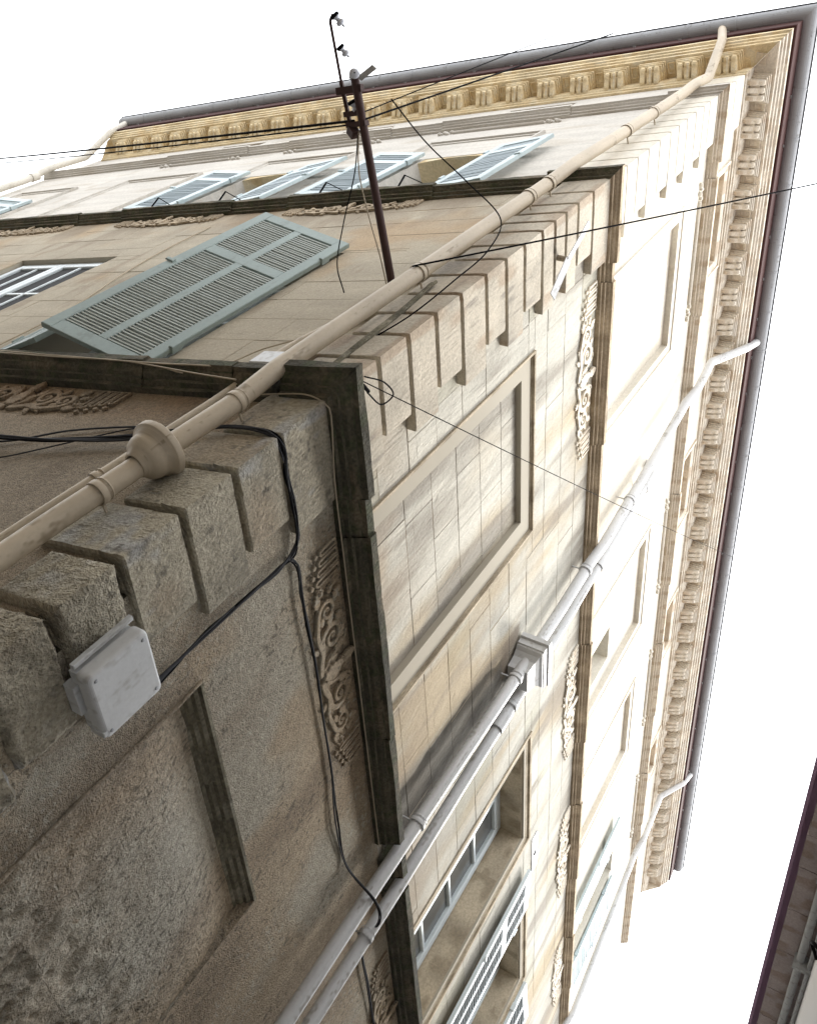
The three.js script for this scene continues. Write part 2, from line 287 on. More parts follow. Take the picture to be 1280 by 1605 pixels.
const M = {
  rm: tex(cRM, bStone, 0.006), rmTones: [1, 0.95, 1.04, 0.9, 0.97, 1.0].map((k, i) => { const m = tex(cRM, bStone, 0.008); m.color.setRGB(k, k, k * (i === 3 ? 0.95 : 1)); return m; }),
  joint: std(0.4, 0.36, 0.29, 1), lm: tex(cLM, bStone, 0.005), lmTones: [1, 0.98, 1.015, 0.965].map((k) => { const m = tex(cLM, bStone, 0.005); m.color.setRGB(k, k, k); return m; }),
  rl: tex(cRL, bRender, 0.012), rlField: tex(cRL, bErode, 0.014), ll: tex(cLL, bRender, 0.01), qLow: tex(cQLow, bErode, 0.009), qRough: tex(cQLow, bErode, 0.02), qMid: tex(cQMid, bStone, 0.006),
  up: tex(cUp, bStone, 0.004), upQ: tex(cUp, bStone, 0.004), upL: tex(cUpL, bStone, 0.005), moss: tex(cMoss, bErode, 0.008), brown: tex(cBrown, bStone, 0.006), ochre: tex(cOchre, bStone, 0.005), pale: tex(cPale, bStone, 0.005),
  carve: tex(cRL, bRender, 0.004), beige: tex(cPipe(0.49, 0.415, 0.31, 71, 0.8), bStone, 0.0006, 0.55), white: tex(cPipe(0.56, 0.56, 0.555, 75, 0.7), bStone, 0.0004, 0.4), cream: tex(cPipe(0.66, 0.62, 0.54, 79, 0.35), bStone, 0.0004, 0.5),
  zinc: tex(cPipe(0.36, 0.37, 0.385, 83, 0.6), bStone, 0.0008, 0.75), redBoard: tex(cPipe(0.05, 0.01, 0.007, 87, 0.6), bStone, 0.002, 0.85), shutter: tex(cPipe(0.27, 0.33, 0.315, 91, 0.3), bStone, 0.0006, 0.6), sky: tex(cPipe(0.44, 0.52, 0.535, 95, 0.3), bStone, 0.0006, 0.5),
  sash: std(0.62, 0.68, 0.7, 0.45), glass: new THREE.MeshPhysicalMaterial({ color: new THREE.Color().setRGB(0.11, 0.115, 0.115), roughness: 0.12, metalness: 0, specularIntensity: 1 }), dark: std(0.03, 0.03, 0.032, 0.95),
  black: new THREE.MeshPhysicalMaterial({ color: new THREE.Color().setRGB(0.006, 0.006, 0.007), roughness: 0.9, specularIntensity: 0.15 }), cable: new THREE.MeshPhysicalMaterial({ color: new THREE.Color().setRGB(0.045, 0.046, 0.05), roughness: 0.8, specularIntensity: 0.3 }), tan: tex(cTan, bStone, 0.005), cord: std(0.45, 0.38, 0.28, 0.8), iron: std(0.05, 0.022, 0.018, 0.7, { metalness: 0.2 }), glassInsul: std(0.55, 0.57, 0.62, 0.15), steel: std(0.4, 0.4, 0.4, 0.45, { metalness: 0.5 }),
  boxGrey: tex(cPipe(0.58, 0.59, 0.59, 17, 0.45), bStone, 0.0008, 0.5), purple: std(0.34, 0.22, 0.34, 0.85), darkZinc: std(0.05, 0.05, 0.055, 0.8), slat: tex(cPipe(0.42, 0.45, 0.42, 19, 0.35), bStone, 0.0006, 0.6), darkSlat: std(0.11, 0.135, 0.145, 0.7), brownDark: tex(cMossLight, bErode, 0.008), tanDark: (() => { const m = tex(cTan, bStone, 0.006); m.color.setRGB(0.95, 0.93, 0.9); return m; })(), frame: (() => { const m = tex(cTan, bStone, 0.006); m.color.setRGB(1.0, 1.03, 1.05); return m; })(), paleTan: (() => { const m = tex(cPale, bStone, 0.005); m.color.setRGB(0.85, 0.82, 0.78); return m; })(), blueSlat: std(0.34, 0.4, 0.43, 0.6), greyStone: (() => { const m = tex(cPale, bErode, 0.006); m.color.setRGB(0.52, 0.48, 0.56); return m; })(), ochreDull: std(0.4, 0.32, 0.23, 0.95), plaster: std(0.6, 0.6, 0.62, 0.9), slate: tex(cBrown, bErode, 0.01), wood: std(0.09, 0.05, 0.04, 0.9),
};
for (const t of [M.up, M.upL, M.ochre, M.pale]) t.roughness = 0.95;

// ================================================================ ground
{
  const cG = tileMap(512, 3, 0.2, 0.195, 0.185, (x, y, u, h, o) => { mul(o, 0.7 + 0.6 * tnoise(x * 16, y * 16, 16, 1)); mul(o, 0.8 + 0.4 * tnoise(x * 120, y * 120, 120, 2)); });
  const g = new THREE.PlaneGeometry(400, 400, 1, 1); g.rotateX(-Math.PI / 2);
  const m = mesh('ground', prep(g), tex(cG, bErode, 0.004), scene); m.userData = { kind: 'structure', label: 'grey paving of the narrow street', category: 'ground' };
}

// ================================================================ the corner building
const H1 = 4.37, H2 = 7.66, H3 = 10.33, HB = 11.36, UE = 14.2, SE = 10.25;
const bld = thing('stone_building', 'tall old stone corner house with rusticated quoins, string courses and bracketed eaves cornice', 'building');
bld.userData.base = null;

// --- lower storey, right facade: rough render round a sunken panel
const bumpy = (u, h) => 0.012 * (fbm(u * 2.3, h * 2.3, 3) - 0.5) + 0.012 * (fbm(u * 9, h * 9, 3) - 0.5) * (0.4 + 1.6 * sstep(2.9, 2.2, h)) - 0.014 * sstep(0.56, 0.66, fbm(u * 10 + 3, h * 6, 4)) * sstep(2.9, 2.3, h) - 0.014 * sstep(0.6, 0.72, fbm(u * 22 + 3, h * 17, 2)) * sstep(2.9, 2.2, h);
const PL = [0.87, 2.46, 1.55, 3.385];
const wallRL = part('wall', R, [patch(0.2, PL[0], 1.2, H1, W0, 0.02, bumpy), patch(PL[0], PL[1], PL[3], H1, W0, 0.02, bumpy), patch(PL[1], 6.2, 1.2, H1, W0, 0.02, bumpy), slab(0.12, 6.2, 0, 1.2, -0.2, W0), slab(PL[0], PL[1], 1.2, PL[2], -0.2, W0 + 0.004), slab(0.25, UE, 0, H1, -0.5, -0.2), slab(6.2, UE, 0, H1, -0.2, W0)], M.rl, bld);
const chip = (k) => 0.01 * (fbm(k * 11, 2.2, 3) - 0.5);
part('panel_moulding', R, [moulding([[W0 - 0.09, PL[3] - 0.085], [W0 - 0.064, PL[3] - 0.085], [W0 - 0.06, PL[3] - 0.068], [W0 - 0.042, PL[3] - 0.06], [W0 - 0.038, PL[3] - 0.04], [W0 - 0.02, PL[3] - 0.034], [W0 - 0.016, PL[3] - 0.014], [W0 + 0.003, PL[3] - 0.008], [W0 + 0.004, PL[3] + 0.008], [W0 - 0.09, PL[3] + 0.012]], PL[0] - 0.004, PL[1] + 0.004, { step: 0.03, amp: 0.004 })], M.brownDark, wallRL);
const fieldO = (h) => -0.052 - 0.055 * sstep(2.95, 3.36, h);
part('panel_field', R, [patch(PL[0], PL[1], PL[2] - 0.02, PL[3], 0, 0.016, (u, h) => fieldO(h) + 1.5 * bumpy(u + 5, h) + 0.003)], M.rlField, wallRL);
part('panel_edge', R, [pipeGeo(Array.from({ length: 60 }, (_, i) => { const h = PL[2] + (PL[3] - PL[2]) * i / 59; return new THREE.Vector3(PL[0] + 0.012 * (noise(h * 9, 5.5) - 0.5) - 0.004, h, W0 + 0.004 + 0.012 * (fbm(h * 13, 7.7, 3) - 0.5)); }), 0.0085, 0.005, 6)], M.rlField, wallRL);
for (const side of [[PL[0], 1], [PL[1], -1]]) part('panel_reveal', R, [(() => { const v = [], n = 60; for (let i = 0; i < n; i++) for (const [u, s] of [side]) { const h0 = PL[2] + (PL[3] - PL[2]) * i / n, h1 = PL[2] + (PL[3] - PL[2]) * (i + 1) / n, e = (h) => u + s * 0.012 * fbm(h * 14 + u, 3, 3); quad(v, [u - s * 0.001, h0, W0 + bumpy(u, h0)], [e(h0) + s * 0.01, h0, fieldO(h0) - 0.02], [e(h1) + s * 0.01, h1, fieldO(h1) - 0.02], [u - s * 0.001, h1, W0 + bumpy(u, h1)]); } return fromVerts(v); })()], M.rl, wallRL);
// --- lower storey, left facade
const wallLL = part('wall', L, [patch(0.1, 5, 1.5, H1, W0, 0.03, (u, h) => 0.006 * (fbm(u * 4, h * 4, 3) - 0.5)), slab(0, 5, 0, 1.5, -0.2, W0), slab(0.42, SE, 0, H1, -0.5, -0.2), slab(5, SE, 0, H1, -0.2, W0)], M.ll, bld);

// --- quoin stones: one skin folded round the corner
function quoin(uR, sL, h0, h1, amp, step, mat, ro = 0.012, proud = 0, wallO = -0.06) {
  const path = [], nrm = [], cr = 0.012 + amp * 0.8;
  const nL = Math.max(2, Math.round(sL / step)), nR = Math.max(2, Math.round(uR / step));
  const add = (p, n) => { path.push(p); nrm.push(n); };
  add(at(L, sL, 0, wallO), L.U.clone());
  for (let i = 0; i <= nL; i++) { const s = sL + (cr - sL) * i / nL; add(at(L, s, 0, proud), L.N.clone()); }
  add(at(R, 0, 0, 0).addScaledVector(L.N.clone().add(R.N).normalize(), -cr * 0.35 + proud * 1.5), L.N.clone().add(R.N).normalize());
  for (let i = 0; i <= nR; i++) { const u = cr + (uR - cr) * i / nR; add(at(R, u, 0, proud), R.N.clone()); }
  add(at(R, uR, 0, wallO), R.U.clone());
  const m = path.length, nv = Math.max(2, Math.round((h1 - h0) / step)), rows = [[0, wallO], [0, -ro], [ro, 0]];
  for (let j = 1; j < nv; j++) rows.push([ro + (h1 - h0 - 2 * ro) * j / nv, 0]);
  rows.push([h1 - h0 - ro, 0], [h1 - h0, -ro], [h1 - h0, wallO]);
  const pos = [], idx = [], sd = h0 * 7.7;
  for (const [y, d] of rows) for (let i = 0; i < m; i++) {
    let e = (i === 0 || i === m - 1) ? 0 : d;
    if (i === 1 || i === m - 2) e -= ro * 0.6;
    const t = i * step, inside = d > wallO + 0.001 && i > 0 && i < m - 1;
    if (inside) e += amp * ((fbm(t * 9 + sd, y * 9 + sd, 3) - 0.55) * 1.2 + (fbm(t * 34 + sd, y * 34, 2) - 0.5) * 0.8) - (d < 0 ? amp * 0.7 * fbm(t * 20 + sd, y * 5, 2) : 0);
    const p = path[i].clone().addScaledVector(nrm[i], e); pos.push(p.x, h0 + y + (inside && d < 0 ? amp * 0.5 * (noise(t * 25 + sd, 3) - 0.5) : 0), p.z);
  }
  for (let j = 0; j + 1 < rows.length; j++) for (let i = 0; i + 1 < m; i++) { const a = j * m + i, b = a + m; idx.push(a, a + 1, b + 1, a, b + 1, b); }
  const g = new THREE.BufferGeometry(); g.setAttribute('position', new THREE.BufferAttribute(new Float32Array(pos), 3)); g.setIndex(idx); g.computeVertexNormals();
  return mesh('quoin', prep(toCreasedNormals(g, amp > 0.01 ? 1.1 : 0.55)), mat, bld);
}
{
  const lo = [1.38, 1.68, 1.98, 2.28, 2.57, 2.86, 3.155, 3.46, 3.75, 4.035, H1 + 0.02];
  for (let i = 0; i + 1 < lo.length; i++) { const long = i % 2 === 1, rough = i < 6; quoin(rough ? (long ? 0.58 : 0.5) : long ? 0.55 : 0.44, long ? 0.36 : 0.5, lo[i] + 0.014, lo[i + 1] - 0.014, i < 5 ? 0.022 : i === 5 ? 0.013 : i === 6 ? 0.007 : 0.0035, 0.018, i < 6 ? M.qRough : M.qLow, i < 6 ? 0.02 : 0.008, 0, -0.13); }
  const mi = [H1 + 0.08, 4.74, 5.005, 5.27, 5.535, 5.815, 6.06, 6.3, 6.55, 6.735, 6.91, 7.1, 7.36, H2 + 0.02];
  for (let i = 0; i + 1 < mi.length; i++) quoin(i === mi.length - 2 ? 0.6 : i % 2 ? 0.43 : 0.56, i % 2 ? 0.5 : 0.34, mi[i] + 0.016, mi[i + 1] - 0.016, 0.0025, 0.035, M.qMid, 0.004, 0.024, -0.12);
  const up = [H2 + 0.06, 8.01, 8.23, 8.47, 8.72, 8.98, 9.19, 9.41, 9.65, 9.87, 10.05, H3 - 0.02];
  for (let i = 0; i + 1 < up.length; i++) quoin(i % 2 ? 0.55 : 0.43, 0.4, up[i] + 0.009, up[i + 1] - 0.009, 0.0008, 0.1, M.upQ, 0.004, 0.016, -0.08);
  for (const [a, b] of [[H3 + 0.06, 10.62], [10.62, 10.92], [10.92, 11.24]]) quoin(0.5, 0.4, a + 0.009, b - 0.009, 0.0008, 0.1, M.upQ, 0.004, 0.008, -0.08);
}

// --- middle storey: a backing with dark joints and every stone in front of it
function subtract(rects, holes) {
  for (const [a, b, c, d] of holes) rects = rects.flatMap(([x0, x1, y0, y1]) => {
    if (x1 <= a || x0 >= b || y1 <= c || y0 >= d) return [[x0, x1, y0, y1]];
    const o = [], m0 = Math.max(y0, c), m1 = Math.min(y1, d);
    if (y0 < c) o.push([x0, x1, y0, c]); if (y1 > d) o.push([x0, x1, d, y1]);
    if (x0 < a) o.push([x0, a, m0, m1]); if (x1 > b) o.push([b, x1, m0, m1]); return o;
  });
  return rects.filter(([a, b, c, d]) => b - a > 0.03 && d - c > 0.03);
}
function ashlar(F, u0, u1, hs, len, holes, o, mats, parent, j = 0.0016, depth = 0.03) {
  for (let k = 0; k + 1 < hs.length; k++) {
    let u = u0 - (k % 2 ? len * 0.5 : 0.1) - rr(0, 0.2);
    while (u < u1) {
      const e = u + len * rr(0.75, 1.25), rs = subtract([[Math.max(u, u0), Math.min(e, u1), hs[k], hs[k + 1]]].filter((q) => q[1] - q[0] > 0.05), holes);
      if (rs.length) { const d = rr(-0.002, 0.0015), q = () => rnd() < 0.55 ? 0.0002 : j * rr(0.3, 1.2); part('stone', F, rs.map(([a, b, c, f]) => box(a + q(), b - q(), c + q(), f - q(), o - depth, o + d, 0.0028)), mats[Math.floor(rnd() * mats.length)], parent); }
      u = e;
    }
  }
}
const grow = ([a, b, c, d]) => [a - 0.006, b + 0.006, c - 0.006, d + 0.006];
const courses = (a, b, n) => Array.from({ length: n + 1 }, (_, i) => a + (b - a) * i / n);
const P1 = [0.84, 2.4, H1 + 0.12, 6.58], W1 = [4.72, 6.27, H1 + 0.13, 6.62], W2 = [7.24, 8.72, H1 + 0.13, 6.57];
const O1 = [4.85, 6.14, 4.6, 6.5], O2 = [7.36, 8.6, 4.6, 6.45];
const wallRM = part('wall', R, [slab(0.2, UE, H1, H2, -0.4, W0 - 0.012, [O1, O2, [1.0, 2.2, 4.6, 6.4]].map(grow))], M.joint, bld);
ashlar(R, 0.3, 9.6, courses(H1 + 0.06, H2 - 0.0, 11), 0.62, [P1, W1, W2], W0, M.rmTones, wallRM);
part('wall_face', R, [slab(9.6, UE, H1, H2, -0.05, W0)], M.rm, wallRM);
const FR = [[0, W0 - 0.02], [0, W0 + 0.012], [0.018, W0 + 0.012], [0.022, W0 - 0.008], [0.036, W0 - 0.004], [0.04, W0 - 0.022], [0.056, W0 - 0.018], [0.06, W0 - 0.04], [0.076, W0 - 0.038], [0.08, W0 - 0.058], [0.096, W0 - 0.06]];
part('panel_moulding', R, [rings(...P1, FR)], M.frame, wallRM);
part('panel_backing', R, [box(P1[0] + 0.08, P1[1] - 0.08, P1[2] + 0.08, P1[3] - 0.08, -0.2, W0 - 0.07)], M.joint, wallRM);
ashlar(R, P1[0] + 0.092, P1[1] - 0.092, courses(H1 + 0.06, H2, 11).filter((h) => h < 6.55), 0.55, [[0, 3, 6.488, 9]], W0 - 0.057, M.rmTones, wallRM, 0.0016, 0.008);
// windows
function casement(F, [u0, u1, h0, h1], o, mat, { leaves = 2, bars = 3, depth = 0.05, pane = M.glass } = {}) {
  const f = 0.055, gs = [box(u0, u0 + f, h0, h1, o - depth, o), box(u1 - f, u1, h0, h1, o - depth, o), box(u0 + f, u1 - f, h1 - f, h1, o - depth, o), box(u0 + f, u1 - f, h0, h0 + f, o - depth, o)];
  const win = part('window', F, gs, mat, bld), w = (u1 - u0 - 2 * f) / leaves;
  for (let k = 0; k < leaves; k++) {
    const a = u0 + f + k * w, b = a + w, s = 0.07, q = [box(a + 0.003, a + s, h0 + f, h1 - f, o - depth * 0.8, o + 0.012, 0.006), box(b - s, b - 0.003, h0 + f, h1 - f, o - depth * 0.8, o + 0.012, 0.006), box(a + s, b - s, h1 - f - s, h1 - f - 0.003, o - depth * 0.8, o + 0.01, 0.006), box(a + s, b - s, h0 + f + 0.003, h0 + f + s * 1.4, o - depth * 0.8, o + 0.01, 0.006)];
    part('sash', F, q, mat, win);
    for (let i = 1; i < bars; i++) { const y = h0 + f + (h1 - h0 - 2 * f) * i / bars; part('glazing_bar', F, [box(a + s, b - s, y - 0.018, y + 0.018, o - depth * 0.7, o + 0.002, 0.005)], mat, win); }
    for (let i = 0; i < bars; i++) { const y0 = h0 + f + (h1 - h0 - 2 * f) * i / bars, y1 = y0 + (h1 - h0 - 2 * f) / bars; part('pane', F, [box(a + s, b - s, y0 + 0.014, y1 - 0.014, o - depth * 0.6, o - depth * 0.5)], pane, win); }
  }
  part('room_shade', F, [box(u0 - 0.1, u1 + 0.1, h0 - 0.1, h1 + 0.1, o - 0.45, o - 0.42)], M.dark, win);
  return win;
}
for (const [w, o] of [[W1, O1], [W2, O2]]) {
  part('window_surround', R, [rings(w[0], w[1], w[2], w[3], [[0, W0 - 0.02], [0, W0 + 0.01], [0.035, W0 + 0.01], [0.04, W0 - 0.008], [0.08, W0 - 0.01], [0.085, W0 - 0.03], [0.13, W0 - 0.033], [0.13, -0.36]])], M.frame, bld);
  casement(R, [o[0] + 0.01, o[1] - 0.01, o[2], o[3] - 0.01], -0.29, M.sash, { bars: 4 });
}

// middle storey, left facade
const LW1 = [1.5, 2.98, 4.5, 6.45], LW2 = [4.1, 5.48, 4.5, 6.58];
const wallLM = part('wall', L, [slab(0.42, SE, H1, H2, -0.4, W0 - 0.012, [LW1, LW2])], M.joint, bld);
ashlar(L, 0.2, 8.6, courses(H1 + 0.06, H2, 11), 0.75, [LW1, LW2], W0, M.lmTones, wallLM, 0.001);
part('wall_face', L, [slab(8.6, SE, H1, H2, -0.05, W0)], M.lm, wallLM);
casement(L, [LW1[0] + 0.005, LW1[1] - 0.005, LW1[2], LW1[3] - 0.005], -0.28, M.sash);
casement(L, [LW2[0] + 0.005, LW2[1] - 0.005, LW2[2], LW2[3] - 0.005], -0.08, M.sash, { bars: 3, pane: M.dark, depth: 0.02 });
part('window_mullion', L, [LW2].flatMap((w) => [0.27, 0.73].map((k) => box(w[0] + (w[1] - w[0]) * k - 0.014, w[0] + (w[1] - w[0]) * k + 0.014, w[2] + 0.06, w[3] - 0.06, -0.094, -0.078, 0.004))), M.sash, bld);

// --- upper storey and attic
const UP1 = [0.86, 2.4, H2 + 0.1, 9.74], UP2 = [4.56, 6.12, H2 + 0.1, 9.66], UP3 = [7.0, 8.42, H2 + 0.1, 9.63], OS = [5.32, 5.8, H2 + 0.2, 8.69], UW4 = [9.98, 10.72, H2 + 0.1, 9.35];
const attR = [[0.95, 1.95], [4.45, 5.4], [6.88, 7.75], [9.7, 10.45]].map(([a, b]) => [a, b, 10.72, 11.1]);
const wallRU = part('wall', R, [slab(0.2, UE, H2, HB, -0.4, W0, [[UP1[0] + 0.12, UP1[1] - 0.12, UP1[2] + 0.12, UP1[3] - 0.12], [UP2[0] + 0.12, UP2[1] - 0.12, UP2[2] + 0.12, UP2[3] - 0.12], [UP3[0] + 0.12, UP3[1] - 0.12, UP3[2] + 0.12, UP3[3] - 0.12], UW4, ...attR.map((a) => [a[0] - 0.03, a[1] + 0.03, a[2] - 0.03, a[3] + 0.03])])], M.up, bld);
const UPF = [[0, W0 - 0.002], [0.003, W0 + 0.014], [0.03, W0 + 0.012], [0.036, W0 - 0.01], [0.07, W0 - 0.014], [0.076, W0 - 0.036], [0.12, W0 - 0.04], [0.125, W0 - 0.07]];
for (const p of [UP1, UP2, UP3]) part('panel_moulding', R, [rings(...p, UPF)], M.up, wallRU);
part('panel_field', R, [slab(UP1[0] + 0.11, UP1[1] - 0.11, UP1[2] + 0.11, UP1[3] - 0.11, -0.2, W0 - 0.06)], M.up, wallRU);
part('panel_field', R, [slab(UP2[0] + 0.11, UP2[1] - 0.11, UP2[2] + 0.05, UP2[3] - 0.11, -0.3, W0 - 0.06, [OS])], M.up, wallRU);
part('panel_field', R, [slab(UP3[0] + 0.11, UP3[1] - 0.11, UP3[2] + 0.11, UP3[3] - 0.11, -0.2, W0 - 0.06)], M.up, wallRU);
casement(R, [OS[0] - 0.02, OS[1] + 0.02, OS[2], OS[3] + 0.02], -0.3, M.sash, { leaves: 1, bars: 2 });
casement(R, [UW4[0], UW4[1], UW4[2], UW4[3]], -0.2, M.sash, { bars: 4 });
for (const a of attR) {
  part('window_surround', R, [rings(a[0] - 0.1, a[1] + 0.1, a[2] - 0.08, a[3] + 0.1, [[0, W0 - 0.01], [0.002, W0 + 0.02], [0.03, W0 + 0.02], [0.034, W0 + 0.006], [0.07, W0 + 0.004], [0.1, W0 - 0.01], [0.1, -0.2]])], M.pale, bld);
  part('attic_hatch', R, [box(a[0], (a[0] + a[1]) / 2 - 0.01, a[2], a[3], -0.2, -0.13, 0.01), box((a[0] + a[1]) / 2 + 0.01, a[1], a[2], a[3], -0.2, -0.13, 0.01), box(a[0] - 0.02, a[1] + 0.02, a[2] - 0.02, a[3] + 0.02, -0.24, -0.2)], M.ochreDull, bld);
}
const LU = [[1.66, 2.52], [4.02, 4.86]].map(([a, b]) => [a, b, H2 + 0.15, 9.12]), attL = [[1.8, 2.6], [4.25, 5.05], [6.4, 7.2]].map(([a, b]) => [a, b, 10.74, 11.1]);
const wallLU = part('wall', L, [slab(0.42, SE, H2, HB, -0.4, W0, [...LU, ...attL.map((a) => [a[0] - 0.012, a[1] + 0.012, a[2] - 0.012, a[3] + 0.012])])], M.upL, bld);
for (const w of LU) {
  casement(L, [w[0], w[1], w[2], w[3]], -0.3, M.sash);
  const s = new THREE.Shape(); const a = w[0] - 0.001, b = w[1] + 0.001, y = w[3];        // segmental arch in the head of the opening
  s.moveTo(a, y + 0.005); s.lineTo(a, y - 0.14); s.quadraticCurveTo((a + b) / 2, y + 0.1, b, y - 0.14); s.lineTo(b, y + 0.005); s.closePath();
  const g = new THREE.ExtrudeGeometry(s, { depth: 0.22, bevelEnabled: false, curveSegments: 14 }); g.translate(0, 0, -0.26); part('arched_lintel', L, [g], M.ochre, bld);
}
for (const a of attL) part('attic_hatch', L, [box(a[0] - 0.02, a[1] + 0.02, a[2] - 0.02, a[3] + 0.02, -0.2, -0.14)], M.ochreDull, bld);
for (const [a, b, t] of [[1.5, 2.84, 9.74], [3.75, 5.12, 9.72], [6.0, 7.36, 9.52], [8.3, 9.55, 9.45]]) part('panel_moulding', L, [rings(a, b, H2 + 0.1, t, [[0, W0 - 0.01], [0.004, W0 + 0.03], [0.03, W0 + 0.03], [0.035, W0 + 0.012], [0.07, W0 + 0.01], [0.076, W0 - 0.004], [0.1, W0 - 0.006]])], M.upL, wallLU);

// --- string courses
const S1 = [[W0, H1 - 0.02], [-0.005, H1 - 0.02], [0.0, H1 + 0.0], [0.03, H1 + 0.004], [0.034, H1 + 0.018], [0.055, H1 + 0.022], [0.075, H1 + 0.038], [0.082, H1 + 0.045], [0.112, H1 + 0.048], [0.114, H1 + 0.095], [0.09, H1 + 0.11], [W0, H1 + 0.125]];
const S2 = [[W0, H2 - 0.02], [-0.012, H2 - 0.02], [-0.008, H2 - 0.004], [0.012, H2], [0.016, H2 + 0.014], [0.034, H2 + 0.02], [0.046, H2 + 0.03], [0.064, H2 + 0.033], [0.066, H2 + 0.075], [0.05, H2 + 0.09], [W0, H2 + 0.1]];
const S3 = S2.map(([o, h]) => [o, h - H2 + H3]);
const segsR = [[0, 0.62, 0.03, true], [0.62, 0.78, 0.0], [0.78, 2.26, 0.014], [2.26, 4.6, 0], [4.6, 6.02, 0.014], [6.02, 7.06, 0], [7.06, 8.45, 0.014], [8.45, 9.7, 0], [9.7, 10.9, 0.014], [10.9, UE, 0]];
const segsL = [[0, 0.48, 0.03, true], [0.48, 1.5, 0], [1.5, 3.05, 0.014], [3.05, 3.75, 0], [3.75, 5.3, 0.014], [5.3, 6.0, 0], [6.0, 7.5, 0.014], [7.5, SE, 0]];
const seg = (P, S, amp, skip = []) => S.filter((q, i) => !skip.includes(i)).map(([a, b, add, mi], i) => moulding(P, a, b, { mitre: !!mi, add, amp, sd: i + P[0][1], step: 0.06 }));
part('string_course', R, seg(S1, [[0, 0.56, 0.022, true], [0.56, 0.8, 0], [0.8, 2.3, 0.01], [2.3, 3.3, 0], [3.47, 3.66, 0], [3.81, 6.4, 0], [6.4, UE, 0]], 0.006), M.moss, bld, 'dark mossy string course above the lower storey');
part('string_course', L, seg(S1, [[0, 0.28, 0.022, true], [0.34, 0.6, 0.0], [0.6, 1.25, 0.004], [1.25, 2.8, 0.012], [2.8, SE, 0]], 0.007), M.moss, bld, 'dark mossy string course above the lower storey');
part('string_course', R, seg(S2, segsR, 0.0025), M.tanDark, bld);
part('string_course', L, seg(S2, segsL, 0.007), M.moss, bld, 'blackened string course under the upper windows');
part('string_course', R, seg(S3, segsR, 0.002), M.paleTan, bld);
part('string_course', L, seg(S3, segsL, 0.003), M.upL, bld);

